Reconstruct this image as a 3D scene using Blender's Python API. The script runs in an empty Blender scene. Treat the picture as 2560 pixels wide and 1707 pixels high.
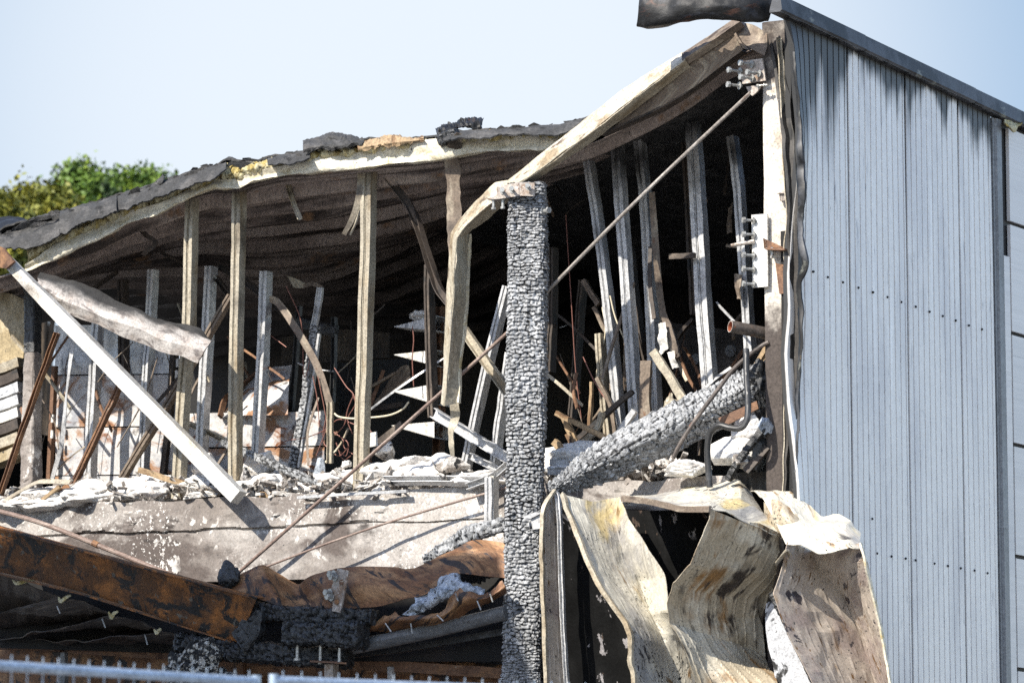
import bpy, math, random
import numpy as np
from mathutils import Vector

# ------------------------------------------------------------------ camera, sky, sun, exposure
scene = bpy.context.scene
COL = scene.collection
FPX, CX, CY = 10000.0, 1280.0, 853.5
PITCH = math.radians(8.0)
EYE = np.array([0.0, 0.0, 1.3])
cam_data = bpy.data.cameras.new("camera")
cam = bpy.data.objects.new("camera", cam_data)
COL.objects.link(cam)
cam.location = EYE
cam.rotation_euler = (math.radians(90) + PITCH, 0, 0)
cam_data.sensor_width = 36.0
cam_data.lens = FPX / 2560 * 36.0
cam_data.clip_end = 3000
cam_data.clip_start = 0.5
cam_data.dof.use_dof = True
cam_data.dof.focus_distance = 30.5
cam_data.dof.aperture_fstop = 3.6
scene.camera = cam

# building axes: R runs along the facade to the right (towards the camera), V runs into the building
R_ = np.array([.848, -.53, 0.0])
V_ = np.array([.53, .848, 0.0])
UP = np.array([0, 0, 1.0])
SUN = np.array([-.56, -.50, .66]); SUN = SUN / np.linalg.norm(SUN)

world = bpy.data.worlds.new("World")
scene.world = world
world.use_nodes = True
wn, wl = world.node_tree.nodes, world.node_tree.links
bg = wn["Background"]
sky = wn.new("ShaderNodeTexSky")
sky.sky_type = 'NISHITA'
sky.sun_disc = False
sky.sun_elevation = math.asin(SUN[2])
sky.sun_rotation = math.atan2(SUN[0], SUN[1])
sky.altitude = 50
sky.air_density = 1.0
sky.dust_density = 0.6
sky.ozone_density = 2.0
geo = wn.new("ShaderNodeTexCoord"); dotn = wn.new("ShaderNodeVectorMath"); dotn.operation = 'DOT_PRODUCT'
hz = Vector((-.022, 1.0, .20)).normalized(); dotn.inputs[1].default_value = hz            # thin bright haze low over the roof
wl.new(geo.outputs["Generated"], dotn.inputs[0])
hr = wn.new("ShaderNodeMapRange"); hr.interpolation_type = 'SMOOTHSTEP'
hr.inputs[1].default_value = math.cos(math.radians(9.5)); hr.inputs[2].default_value = math.cos(math.radians(1.5)); hr.inputs[3].default_value = 0; hr.inputs[4].default_value = 1
wl.new(dotn.outputs["Value"], hr.inputs[0])
hm = wn.new("ShaderNodeMix"); hm.data_type = 'RGBA'; hm.inputs[6].default_value = (1.25, 1.72, 2.32, 1); hm.inputs[7].default_value = (2.65, 2.86, 3.08, 1)
wl.new(hr.outputs[0], hm.inputs[0])
hw = wn.new("ShaderNodeMapRange"); hw.interpolation_type = 'SMOOTHSTEP'
hw.inputs[1].default_value = math.cos(math.radians(28)); hw.inputs[2].default_value = math.cos(math.radians(13)); hw.inputs[4].default_value = .94
wl.new(dotn.outputs["Value"], hw.inputs[0])
tint = wn.new("ShaderNodeVectorMath"); tint.operation = 'MULTIPLY'; tint.inputs[1].default_value = (.98, .93, .92)
wl.new(sky.outputs[0], tint.inputs[0])
h2 = wn.new("ShaderNodeMix"); h2.data_type = 'RGBA'
wl.new(hw.outputs[0], h2.inputs[0]); wl.new(tint.outputs[0], h2.inputs[6]); wl.new(hm.outputs[2], h2.inputs[7]); wl.new(h2.outputs[2], bg.inputs[0])
bg.inputs[1].default_value = 0.15

sun_data = bpy.data.lights.new("sun", 'SUN')
sun_data.energy = 4.3
sun_data.angle = math.radians(0.5)
sun_data.color = (1.0, .94, .84)
sun_ob = bpy.data.objects.new("sun", sun_data)
COL.objects.link(sun_ob)
sun_ob.rotation_euler = Vector((-SUN[0], -SUN[1], -SUN[2])).to_track_quat('-Z', 'Y').to_euler()

scene.view_settings.view_transform = 'Standard'
scene.view_settings.look = 'None'
scene.view_settings.exposure = 1.08
scene.view_settings.gamma = 1.0
scene.cycles.use_denoising = False
scene.cycles.max_bounces = 6
scene.cycles.diffuse_bounces = 3
scene.cycles.glossy_bounces = 3

random.seed(4)
rng = np.random.default_rng(7)

# ------------------------------------------------------------------ placing: view rays met with real planes of the building
FWD = np.array([0, math.cos(PITCH), math.sin(PITCH)])
CUP = np.array([0, -math.sin(PITCH), math.cos(PITCH)])
RGT = np.array([1.0, 0, 0])
def ray(p):
    d = FWD + RGT * (p[0] - CX) / FPX + CUP * (CY - p[1]) / FPX
    return d
def D(p, dist):                                  # at a horizontal distance
    d = ray(p); return EYE + d * (dist / d[1])
CORNER = D((1985, 900), 29.5)                    # the outer corner of the building
def F(p, off=0.0):                               # on a plane parallel to the facade
    d = ray(p); o = CORNER + V_ * off
    return EYE + d * (np.dot(o - EYE, V_) / np.dot(d, V_))
def W(p, off=0.0):                               # on a plane parallel to the side wall
    d = ray(p); o = CORNER + R_ * off
    return EYE + d * (np.dot(o - EYE, R_) / np.dot(d, R_))
PXM = 0.0031                                     # metres per photo pixel at the facade
ZM = {0: (0, 0, 1), 1: (0, 300, 3.1357), 2: (600, 250, 3.1357), 3: (1200, 0, 2.851), 4: (1860, 0, 3.1357),
      5: (0, 650, 2.4129), 6: (550, 650, 2.412), 7: (1300, 500, 2.0907), 8: (1900, 450, 2.0909),
      9: (0, 1200, 3.093), 10: (550, 1200, 2.94), 11: (1250, 1150, 2.8157), 12: (1850, 1150, 2.8155)}
def px(k, x, y):
    a, b, s = ZM[k]; return (a + x / s, b + y / s)
def FZ(k, pts, off=0.0):                          # points may carry their own offset into the building
    return np.array([F(px(k, q[0], q[1]), q[2] if len(q) > 2 else off) for q in pts])
def WZ(k, pts, off=0.0):
    return np.array([W(px(k, q[0], q[1]), q[2] if len(q) > 2 else off) for q in pts])

# ------------------------------------------------------------------ noise
def _h(ix, iy, iz, s):
    n = (ix * 374761393 + iy * 668265263 + iz * 2147483647 + s * 974711) & 0xFFFFFFFF
    n = ((n ^ (n >> 13)) * 1274126177) & 0xFFFFFFFF
    return ((n ^ (n >> 16)) & 0xFFFF) / 65535.0
def vnoise(p, seed=0):
    p = np.asarray(p, float); i = np.floor(p).astype(np.int64); f = p - i; f = f * f * (3 - 2 * f)
    r = 0
    for dx in (0, 1):
        for dy in (0, 1):
            for dz in (0, 1):
                w = (f[..., 0] if dx else 1 - f[..., 0]) * (f[..., 1] if dy else 1 - f[..., 1]) * (f[..., 2] if dz else 1 - f[..., 2])
                r = r + w * _h(i[..., 0] + dx, i[..., 1] + dy, i[..., 2] + dz, seed)
    return r * 2 - 1
def fbm(p, seed=0, oct=3):
    p = np.asarray(p, float); a, r = 1.0, 0
    for o in range(oct):
        r = r + a * vnoise(p * (2 ** o), seed + o * 17); a *= .5
    return r

# ------------------------------------------------------------------ geometry: every builder returns (verts, faces, uv per vertex)
def nz(a): return a / (np.linalg.norm(a, axis=-1, keepdims=True) + 1e-12)
def join(*gs):
    V, Fc, U, o = [], [], [], 0
    for g in gs:
        V.append(np.asarray(g[0], float)); U.append(np.asarray(g[2], float))
        Fc += [tuple(i + o for i in f) for f in g[1]]; o += len(g[0])
    return np.vstack(V), Fc, np.vstack(U)
def cat(path, n, mode='c'):
    P = np.asarray(path, float); N = len(P)
    if N == 1: return np.repeat(P, n, 0)
    t = np.linspace(0, N - 1, n); i = np.clip(np.floor(t).astype(int), 0, N - 2); f = (t - i)
    f = f.reshape(-1, *([1] * (P.ndim - 1)))
    p1, p2 = P[i], P[i + 1]
    if mode == 'l': return p1 + (p2 - p1) * f
    p0 = P[np.maximum(i - 1, 0)]; p3 = P[np.minimum(i + 2, N - 1)]
    p0 = np.where((i == 0).reshape(f.shape), 2 * p1 - p2, p0); p3 = np.where((i == N - 2).reshape(f.shape), 2 * p2 - p1, p3)
    return .5 * (2 * p1 + (p2 - p0) * f + (2 * p0 - 5 * p1 + 4 * p2 - p3) * f ** 2 + (3 * p1 - p0 - 3 * p2 + p3) * f ** 3)
def sweep(path, prof, n=None, scale=None, twist=None, cap=True, closed=True, jitter=0, seed=0):
    P = np.asarray(path, float); N = len(P); n = -V_ if n is None else np.asarray(n, float)
    T = nz(np.gradient(P, axis=0)); S = nz(np.cross(T, n)); B = np.cross(S, T)
    if twist is not None:
        tw = np.interp(np.linspace(0, 1, N), np.linspace(0, 1, len(twist)), twist)[:, None]
        S, B = S * np.cos(tw) + B * np.sin(tw), -S * np.sin(tw) + B * np.cos(tw)
    sc = np.ones(N) if scale is None else np.interp(np.linspace(0, 1, N), np.linspace(0, 1, len(scale)), scale)
    pr = list(prof) + ([prof[0]] if closed else []); pr = np.asarray(pr, float); M = len(pr)
    G = P[:, None, :] + (S[:, None, :] * pr[None, :, 0:1] + B[:, None, :] * pr[None, :, 1:2]) * sc[:, None, None]
    if jitter:
        k = fbm(G * 9, seed)[..., None]; G = G + (S[:, None, :] * .6 + B[:, None, :]) * k * jitter
    vl = np.concatenate([[0], np.cumsum(np.linalg.norm(np.diff(P, axis=0), axis=1))])
    ul = np.concatenate([[0], np.cumsum(np.linalg.norm(np.diff(pr, axis=0), axis=1))])
    uv = np.stack(np.meshgrid(ul, vl), -1).reshape(-1, 2)
    fs = [(i * M + j, i * M + j + 1, (i + 1) * M + j + 1, (i + 1) * M + j) for i in range(N - 1) for j in range(M - 1)]
    if cap and closed:
        fs.append(tuple(range(M - 1))[::-1]); fs.append(tuple((N - 1) * M + j for j in range(M - 1)))
    return G.reshape(-1, 3), fs, uv
def rect(w, d): return [(-w / 2, -d / 2), (w / 2, -d / 2), (w / 2, d / 2), (-w / 2, d / 2)]
def circ(r, n=10): return [(r * math.cos(6.28319 * i / n), r * math.sin(6.28319 * i / n)) for i in range(n)]
def tube(path, r, n=10, res=None, scale=None):
    P = cat(path, res or max(2, len(path) * 6)) if len(path) > 2 else np.asarray(path, float)
    nn = UP if abs(nz(P[-1] - P[0])[2]) < .9 else -V_
    return sweep(P, circ(r, n), n=nn, scale=scale)
def studprof(w, d):                               # two back-to-back channels: lips, an open seam down the middle
    g = .012 * w / .085
    return [(-w / 2, -d / 2), (w / 2, -d / 2), (w / 2, d / 2), (w * .16, d / 2), (w * .15, d / 2 - .012), (g * .35, d / 2 - .010),
            (g * .3, d / 2 - .035), (-g * .3, d / 2 - .035), (-g * .35, d / 2 - .004), (-w * .17, d / 2 - .004), (-w * .18, d / 2), (-w / 2, d / 2)]
def cprof(w, d, t=.006):                          # open channel, flanges towards the viewer's side
    return [(-w / 2, d / 2), (-w / 2, -d / 2), (w / 2, -d / 2), (w / 2, d / 2), (w / 2 - t, d / 2), (w / 2 - t, -d / 2 + t), (-w / 2 + t, -d / 2 + t), (-w / 2 + t, d / 2)]
def sheet(ctrl, nu=30, nv=30, th=.004, noise=(0, 3), corr=None, mode='cc', seed=0, edge=0, ridge=0):
    C = np.asarray(ctrl, float)
    A = cat(C, nv, mode[0]); A = np.swapaxes(cat(np.swapaxes(A, 0, 1), nu, mode[1]), 0, 1)
    du = np.gradient(A, axis=1); dv = np.gradient(A, axis=0); nrm = nz(np.cross(du, dv))
    u = np.cumsum(np.linalg.norm(np.diff(A, axis=1, prepend=A[:, :1]), axis=2), 1)
    v = np.cumsum(np.linalg.norm(np.diff(A, axis=0, prepend=A[:1]), axis=2), 0)
    uu, vv = np.meshgrid(np.linspace(0, 1, nu), np.linspace(0, 1, nv))
    d = fbm(A * noise[1], seed) * noise[0] if noise[0] else np.zeros(A.shape[:2])
    if corr: d = d + corr(u, v, uu, vv)
    if ridge:
        d = d + ridge * (np.abs(vnoise(A * 2.6, seed + 40)) * 1.2 + np.abs(vnoise(A * 6.3, seed + 41)) * .5 - .5)
    A = A + nrm * d[..., None]
    if edge:                                      # ragged ends
        e = fbm(np.stack([u * 14, v * 0, u * 0 + seed], -1), seed, 4)
        A[-1] += nz(dv[-1]) * (e[-1] * edge)[:, None]; A[0] += nz(dv[0]) * (e[0] * edge)[:, None]
    top = (A + nrm * th / 2).reshape(-1, 3); bot = (A - nrm * th / 2).reshape(-1, 3)
    n0 = nu * nv; idx = np.arange(n0).reshape(nv, nu); fs = []
    for i in range(nv - 1):
        for j in range(nu - 1):
            a, b, c, e_ = int(idx[i, j]), int(idx[i, j + 1]), int(idx[i + 1, j + 1]), int(idx[i + 1, j])
            fs.append((a, b, c, e_)); fs.append((e_ + n0, c + n0, b + n0, a + n0))
    ring = [int(x) for x in list(idx[0, :]) + list(idx[1:, -1]) + list(idx[-1, -2::-1]) + list(idx[-2:0:-1, 0])]
    for a, b in zip(ring, ring[1:] + ring[:1]): fs.append((b, a, a + n0, b + n0))
    uv = np.stack([u, v], -1).reshape(-1, 2)
    return np.vstack([top, bot]), fs, np.vstack([uv, uv])
def prism(poly, ext):                             # poly: world points of a flat outline; ext: extrusion vector
    P = np.asarray(poly, float); n = len(P); ext = np.asarray(ext, float)
    fs = [tuple(range(n)), tuple(range(2 * n - 1, n - 1, -1))] + [((i + 1) % n, i, i + n, (i + 1) % n + n) for i in range(n)]
    V = np.vstack([P, P + ext]); uv = np.stack([V @ R_, V[:, 2]], -1)
    return V, fs, uv
def box(c, ax, ay, az):                            # centre and three half-axis vectors
    c, ax, ay, az = map(lambda a: np.asarray(a, float), (c, ax, ay, az))
    b = c - az; return prism([b - ax - ay, b + ax - ay, b + ax + ay, b - ax + ay], 2 * az)
def ring_rect(w, d, m):                            # m points round a rectangle, corners kept a little round
    per = 2 * (w + d); out = []
    for i in range(m):
        s = per * i / m
        if s < w: q = (-w / 2 + s, d / 2)
        elif s < w + d: q = (w / 2, d / 2 - (s - w))
        elif s < 2 * w + d: q = (w / 2 - (s - w - d), -d / 2)
        else: q = (-w / 2, -d / 2 + (s - 2 * w - d))
        l = math.hypot(q[0] / (w / 2), q[1] / (d / 2)); k = min(1, 1.27 / l); out.append((q[0] * k, q[1] * k))
    return np.array(out)
def charbeam(path, w, d, n=None, step=.012, cs=.055, ca=.07, amp=.014, seed=1, taper=None, rough=.008, taperd=.0):
    L0 = np.linalg.norm(np.diff(np.asarray(path, float), axis=0), axis=1).sum(); N = max(8, int(L0 / step))
    P = cat(path, N) if len(path) > 2 else cat(path, N, 'l'); n = -V_ if n is None else np.asarray(n, float)
    T = nz(np.gradient(P, axis=0)); S = nz(np.cross(T, n)); B = np.cross(S, T)
    M = max(16, int(2 * (w + d) / step)); pr = ring_rect(w, d, M); pr = np.vstack([pr, pr[:1]])
    sc = np.ones(N) if taper is None else np.interp(np.linspace(0, 1, N), np.linspace(0, 1, len(taper)), taper)
    G = P[:, None] + (S[:, None] * pr[None, :, 0:1] + B[:, None] * pr[None, :, 1:2]) * sc[:, None, None]
    nn = np.gradient(pr, axis=0); nn = np.stack([-nn[:, 1], nn[:, 0]], -1); nn = nz(nn); nn[-1] = nn[0]
    O = nz(S[:, None] * nn[None, :, 0:1] + B[:, None] * nn[None, :, 1:2])
    s, a = np.meshgrid(np.linspace(0, L0, N), 2 * (w + d) * np.arange(M + 1) / M, indexing='ij')
    q = G * 1.0
    nper = max(3, int(round(2 * (w + d) / ca)))
    X = (s + fbm(q * 5, seed + 2, 1) * cs * .5 + fbm(q * 14, seed + 3, 3) * cs * .30) / cs; Y = (a + fbm(q * 11, seed + 5, 2) * ca * .18) / (2 * (w + d)) * nper
    ix, iy = np.floor(X).astype(np.int64), np.floor(Y).astype(np.int64)
    f1 = np.full(X.shape, 9.0); f2 = f1 * 1; idh = f1 * 0; tl = f1 * 0
    for dx in (-1, 0, 1):
        for dy in (-1, 0, 1):
            cx, cy = ix + dx, iy + dy; cyw = np.mod(cy, nper)
            ox = cx + .5 + .85 * (_h(cx, cyw, 1, seed) - .5); oy = cy + .5 + .5 * (cx % 2) + .8 * (_h(cx, cyw, 2, seed) - .5)
            ddx, ddy = np.abs(X - ox), np.abs(Y - oy); dd = .62 * np.maximum(ddx, ddy * .9) + .38 * np.hypot(ddx, ddy * .85)
            nw = dd < f1; f2 = np.where(nw, f1, np.minimum(f2, dd))
            idh = np.where(nw, _h(cx, cyw, 3, seed), idh); tl = np.where(nw, (X - ox) * (1.3 + 1.4 * (_h(cx, cyw, 4, seed) - .4)) + (Y - oy) * 1.3 * (_h(cx, cyw, 5, seed) - .5), tl); f1 = np.where(nw, dd, f1)
    e = (f2 - f1) * min(cs, ca); k = np.clip(e / .0075, 0, 1); k = k * k * (3 - 2 * k)
    hh = idh
    h = amp * (k * .8 + .55 * tl + .6 * idh - .7) + fbm(q * 45, seed + 7, 2) * rough * .4 + fbm(np.stack([a * 80, s * 8, a * 0], -1), seed + 4, 2) * rough * .3 + fbm(q * 2.6, seed + 8) * rough * 1.0
    h[:, -1] = h[:, 0]
    att = np.clip(1.15 * (1 - k) - .12 + .5 * (hh - .6) + .5 * fbm(q * 2.6, seed + 6) + .35 * np.clip(fbm(np.stack([a * 16, s * 1.3, a * 0], -1), seed + 14, 2) - .45, 0, 1) * 3, -.3, 1); att[:, -1] = att[:, 0]; att = list(att.ravel())
    G = G + O * h[..., None]; G[:, -1] = G[:, 0]
    fs = [(i * (M + 1) + j, i * (M + 1) + j + 1, (i + 1) * (M + 1) + j + 1, (i + 1) * (M + 1) + j) for i in range(N - 1) for j in range(M)]
    V = list(G.reshape(-1, 3)); uv = list(np.stack([a, s], -1).reshape(-1, 2))
    for e_, sg in ((0, -1), (N - 1, 1)):
        c0 = P[e_] + T[e_] * sg * .005; last = None
        for kk in (.66, .33):
            st = len(V)
            for j in range(M + 1):
                p = c0 + (G[e_, j] - c0) * kk; p = p + T[e_] * fbm(p * 25, seed) * .018; V.append(p); uv.append((a[e_, j] * kk, s[e_, j] + .1))
            prev = last if last is not None else e_ * (M + 1)
            for j in range(M):
                f = (prev + j, prev + j + 1, st + j + 1, st + j); fs.append(f if sg > 0 else f[::-1])
            last = st
        V.append(c0); uv.append((0, 0)); ci = len(V) - 1
        for j in range(M): fs.append((last + j, last + j + 1, ci) if sg > 0 else (last + j + 1, last + j, ci))
    return np.array(V), fs, np.array(uv), att + [.3] * (len(V) - len(att))
def lump(c, sx, sy, sz, seed=0, amp=.28, freq=1.6, n=26, flat=0, planes=0):
    th = np.linspace(0, math.pi, n); ph = np.linspace(0, 2 * math.pi, n * 2 - 1)
    T, Ph = np.meshgrid(th, ph, indexing='ij')
    d = np.stack([np.sin(T) * np.cos(Ph), np.sin(T) * np.sin(Ph), np.cos(T)], -1)
    k = 1 + amp * fbm(d * freq + seed * 3.7, seed, 4); cell = np.abs(fbm(d * freq * 2.3, seed + 2, 2)); k = k - amp * .5 * np.clip(.25 - cell, 0, 1)
    if planes:
        pr_ = np.random.default_rng(seed + 100); kk = np.full(k.shape, 9.0)
        for _ in range(planes):
            nn = nz(pr_.normal(size=3)); c_ = d @ nn; kk = np.minimum(kk, np.where(c_ > .05, pr_.uniform(.6, 1.0) / np.maximum(c_, .05), 9))
        k = np.minimum(kk, 1.35) * (1 + .05 * fbm(d * 5 + seed, seed, 3))
    A = d * k[..., None]
    G = np.asarray(c) + R_ * A[..., 0:1] * sx + V_ * A[..., 1:2] * sy + UP * A[..., 2:3] * sz
    m = n * 2 - 1
    fs = [(i * m + j, (i + 1) * m + j, (i + 1) * m + j + 1, i * m + j + 1) for i in range(n - 1) for j in range(m - 1)]
    uv = np.stack([Ph * sx, T * sz], -1).reshape(-1, 2)
    return G.reshape(-1, 3), fs, uv

# ------------------------------------------------------------------ materials
def lin(r, g, b):
    f = lambda c: (c / 12.92 if c <= .04045 else ((c + .055) / 1.055) ** 2.4)
    return (f(r / 255), f(g / 255), f(b / 255), 1)
def vpar(nu, nv, f): return [f(i / (nv - 1), j / (nu - 1)) for _ in (0, 1) for i in range(nv) for j in range(nu)]
def gy(v, t=0.0): return (v * (1 + t), v, v * (1 - t), 1)
def mat(name, base, layers=(), rough=.6, metal=0.0, bump=None, coord='UV', spec=.4, soot=None, grit=.30):
    m = bpy.data.materials.new(name); m.use_nodes = True
    N, Lk = m.node_tree.nodes, m.node_tree.links; b = N["Principled BSDF"]
    tc = N.new("ShaderNodeTexCoord"); oi = N.new("ShaderNodeObjectInfo")
    ad = N.new("ShaderNodeVectorMath"); ad.operation = 'ADD'
    mu = N.new("ShaderNodeVectorMath"); mu.operation = 'SCALE'; mu.inputs[0].default_value = (7.3, 3.1, 5.7)
    Lk.new(oi.outputs["Random"], mu.inputs["Scale"])
    Lk.new(tc.outputs['UV' if coord == 'UV' else 'Object'], ad.inputs[0]); Lk.new(mu.outputs[0], ad.inputs[1])
    def noise(scale, detail=5, rgh=.62, dist=0.0):
        mp = N.new("ShaderNodeMapping"); mp.inputs["Scale"].default_value = scale if hasattr(scale, '__len__') else (scale,) * 3
        nt = N.new("ShaderNodeTexNoise"); nt.inputs["Scale"].default_value = 1; nt.inputs["Detail"].default_value = detail
        nt.inputs["Roughness"].default_value = rgh; nt.inputs["Distortion"].default_value = dist
        Lk.new(ad.outputs[0], mp.inputs[0]); Lk.new(mp.outputs[0], nt.inputs["Vector"]); return nt.outputs[0]
    cur = None
    def mix(fac, col):
        nonlocal cur
        mx = N.new("ShaderNodeMix"); mx.data_type = 'RGBA'
        Lk.new(fac, mx.inputs[0])
        if cur is None: mx.inputs[6].default_value = base
        else: Lk.new(cur, mx.inputs[6])
        mx.inputs[7].default_value = col; cur = mx.outputs[2]
    for ly in layers:
        col, sc, lo, hi = ly[:4]
        mr = N.new("ShaderNodeMapRange"); mr.interpolation_type = 'SMOOTHSTEP'
        mr.inputs[1].default_value = lo; mr.inputs[2].default_value = hi
        if len(ly) > 5: mr.inputs[4].default_value = ly[5]
        Lk.new(noise(sc, dist=ly[4] if len(ly) > 4 else 0.0), mr.inputs[0]); fac = mr.outputs[0]
        if len(ly) > 6 and ly[6]:                    # kept to patches by a second, broader noise
            m2 = N.new("ShaderNodeMapRange"); m2.interpolation_type = 'SMOOTHSTEP'; m2.inputs[1].default_value = ly[6][1]; m2.inputs[2].default_value = ly[6][2]
            Lk.new(noise(ly[6][0], 3), m2.inputs[0]); ml = N.new("ShaderNodeMath"); ml.operation = 'MULTIPLY'
            Lk.new(fac, ml.inputs[0]); Lk.new(m2.outputs[0], ml.inputs[1]); fac = ml.outputs[0]
        mix(fac, col)
    if soot:                                         # mesh attribute "soot": soot, char cracks, shade painted on deck, studs, column head
        at = N.new("ShaderNodeAttribute"); at.attribute_name = "soot"
        nn = noise(soot[1]); a2 = N.new("ShaderNodeMath"); a2.operation = 'ADD'; Lk.new(at.outputs["Fac"], a2.inputs[0]); Lk.new(nn, a2.inputs[1])
        mr = N.new("ShaderNodeMapRange"); mr.interpolation_type = 'SMOOTHSTEP'; mr.inputs[1].default_value = .72; mr.inputs[2].default_value = 1.35; mr.inputs[4].default_value = .97
        Lk.new(a2.outputs[0], mr.inputs[0]); mix(mr.outputs[0], soot[0])
    if grit and cur is not None:                     # fine dirt over everything
        for sc_, lo_, hi_ in ((52, .36, .58), (11, .3, .6)):
            mr = N.new("ShaderNodeMapRange"); mr.inputs[1].default_value = lo_; mr.inputs[2].default_value = hi_; mr.inputs[3].default_value = 1 - grit * (1.5 if sc_ > 20 else 1.0); mr.inputs[4].default_value = 1.0
            Lk.new(noise(sc_, 6, .7), mr.inputs[0]); mm = N.new("ShaderNodeVectorMath"); mm.operation = 'SCALE'
            Lk.new(cur, mm.inputs[0]); Lk.new(mr.outputs[0], mm.inputs["Scale"]); cur = mm.outputs[0]
    if cur is None: b.inputs["Base Color"].default_value = base
    else: Lk.new(cur, b.inputs["Base Color"])
    b.inputs["Roughness"].default_value = rough; b.inputs["Metallic"].default_value = metal
    b.inputs["Specular IOR Level"].default_value = spec
    if bump:
        bp = N.new("ShaderNodeBump"); bp.inputs["Strength"].default_value = bump[1]; bp.inputs["Distance"].default_value = bump[2] if len(bump) > 2 else .01
        Lk.new(noise(bump[0], 6), bp.inputs["Height"]); Lk.new(bp.outputs[0], b.inputs["Normal"])
    return m
BLK = gy(.012, .05)
M = {}
M['ground'] = mat('pale_yard', gy(.26,.04), [(gy(.32,.04), 2, .4, .7)], .9, coord='O')
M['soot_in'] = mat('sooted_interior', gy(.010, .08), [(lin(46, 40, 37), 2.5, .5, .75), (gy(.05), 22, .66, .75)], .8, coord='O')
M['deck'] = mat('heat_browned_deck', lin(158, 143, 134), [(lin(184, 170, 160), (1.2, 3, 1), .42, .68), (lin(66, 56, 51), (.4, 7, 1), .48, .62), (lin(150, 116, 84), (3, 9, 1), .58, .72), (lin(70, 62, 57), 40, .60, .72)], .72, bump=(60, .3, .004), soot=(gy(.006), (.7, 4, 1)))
M['felt'] = mat('burnt_roof_felt', gy(.045), [(gy(.10, .04), 5, .45, .65), (gy(.012), 9, .58, .68), (gy(.2, .05), 70, .62, .72)], .85, bump=(40, .6, .02))
M['foam'] = mat('charred_foam', lin(205, 196, 160), [(lin(176, 156, 92), 7, .46, .62), (lin(120, 98, 50), 16, .56, .66), (gy(.02), 13, .6, .68)], .9, bump=(30, .8, .02))
M['fascia'] = mat('cream_scorched_strip', lin(226, 218, 196), [(lin(196, 178, 128), (4, 9, 1), .5, .72), (lin(150, 128, 88), (22, 8, 1), .62, .75), (gy(.1, .1), (8, 14, 1), .68, .74)], .6, bump=(20, .25, .01))
M['cream'] = mat('scorched_cream_steel', lin(180, 171, 152), [(lin(150, 134, 108), (9, 2.2, 1), .45, .7), (lin(128, 112, 94), (16, 4, 1), .58, .74), (lin(84, 72, 62), (60, 60, 1), .64, .72)], .5, metal=.15, bump=(40, .15, .004), soot=(lin(58, 50, 44), (9, 3, 1)))
M['brown'] = mat('browned_steel', lin(122, 108, 94), [(lin(160, 148, 130), (12, 3, 1), .5, .68), (lin(70, 58, 50), (14, 3.5, 1), .54, .7), (lin(110, 74, 46), (25, 9, 1), .62, .74), (gy(.02), 70, .64, .72)], .6, metal=.15, bump=(50, .2, .004), soot=(lin(44, 37, 33), (9, 3, 1)))
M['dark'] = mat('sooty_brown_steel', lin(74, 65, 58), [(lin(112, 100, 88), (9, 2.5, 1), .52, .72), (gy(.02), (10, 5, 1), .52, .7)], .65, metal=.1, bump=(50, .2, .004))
M['galv'] = mat('galvanised_steel', lin(202, 202, 202), [(lin(222, 221, 219), (18, 3, 1), .45, .65), (lin(110, 114, 120), (20, 4, 1), .58, .74), (lin(66, 62, 60), (40, 14, 1), .66, .74)], .42, metal=.35, bump=(50, .1, .003), soot=(lin(46, 44, 44), (9, 3, 1)))
M['white'] = mat('white_hot_steel', lin(222, 220, 214), [(lin(200, 190, 170), (7, 2, 1), .5, .75), (lin(150, 138, 118), (14, 6, 1), .64, .78)], .5, metal=.1, bump=(30, .12, .004), soot=(lin(96, 84, 74), (9, 3, 1)))
M['rust'] = mat('rusted_steel', lin(120, 90, 70), [(lin(146, 108, 76), (5, 3, 1), .45, .65), (lin(84, 58, 44), (7, 5, 1), .52, .68), (lin(190, 178, 160), (16, 8, 1), .64, .74)], .75, metal=.1, bump=(45, .3, .005))
M['girder'] = mat('scaled_rust', lin(108, 72, 42), [(lin(164, 106, 54), (2.6, 2.6, 1), .46, .60), (lin(88, 62, 44), (6, 5, 1), .5, .62), (gy(.022, .05), (4.2, 4.2, 1), .535, .6, .6), (lin(120, 112, 100), 9, .63, .68), (lin(150, 104, 60), (40, 40, 1), .62, .72), (gy(.03), 55, .63, .68)], .62, metal=.1, bump=(40, .5, .006))
M['rustsheet'] = mat('rusted_blued_sheet', lin(124, 86, 56), [(lin(168, 128, 90), (2.4, 7, 1), .44, .62), (lin(54, 47, 44), (5, 3, 1), .53, .6, .8), (lin(96, 66, 42), (9, 2, 1), .52, .7), (lin(40, 42, 48), (7, 7, 1), .6, .66)], .55, metal=.2, bump=(30, .3, .004))
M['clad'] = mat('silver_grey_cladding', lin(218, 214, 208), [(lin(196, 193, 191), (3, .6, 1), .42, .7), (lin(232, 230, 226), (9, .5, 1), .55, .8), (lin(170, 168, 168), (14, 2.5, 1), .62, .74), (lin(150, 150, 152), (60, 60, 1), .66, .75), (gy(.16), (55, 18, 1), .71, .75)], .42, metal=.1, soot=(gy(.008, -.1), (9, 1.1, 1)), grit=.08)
M['flatpanel'] = mat('flat_grey_panel', lin(206, 202, 197), [(lin(188, 186, 184), (1, 1, 1), .4, .7), (gy(.25), 60, .7, .76)], .42, metal=.05, grit=.07)
M['flash'] = mat('sooted_flashing', lin(70, 72, 76), [(gy(.010), (3, 3, 1), .42, .58), (lin(126, 128, 118), (10, 5, 1), .58, .7), (lin(112, 98, 70), (7, 9, 1), .66, .74)], .5, metal=.1, bump=(20, .2, .005))
M['gutter'] = mat('burnt_gutter', gy(.012), [(lin(52, 54, 60), (6, 9, 1), .52, .66), (lin(84, 56, 44), (3, 7, 1), .57, .68), (gy(.008), (5, 3, 1), .55, .66)], .55, metal=.2, bump=(25, .4, .01))
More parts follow.
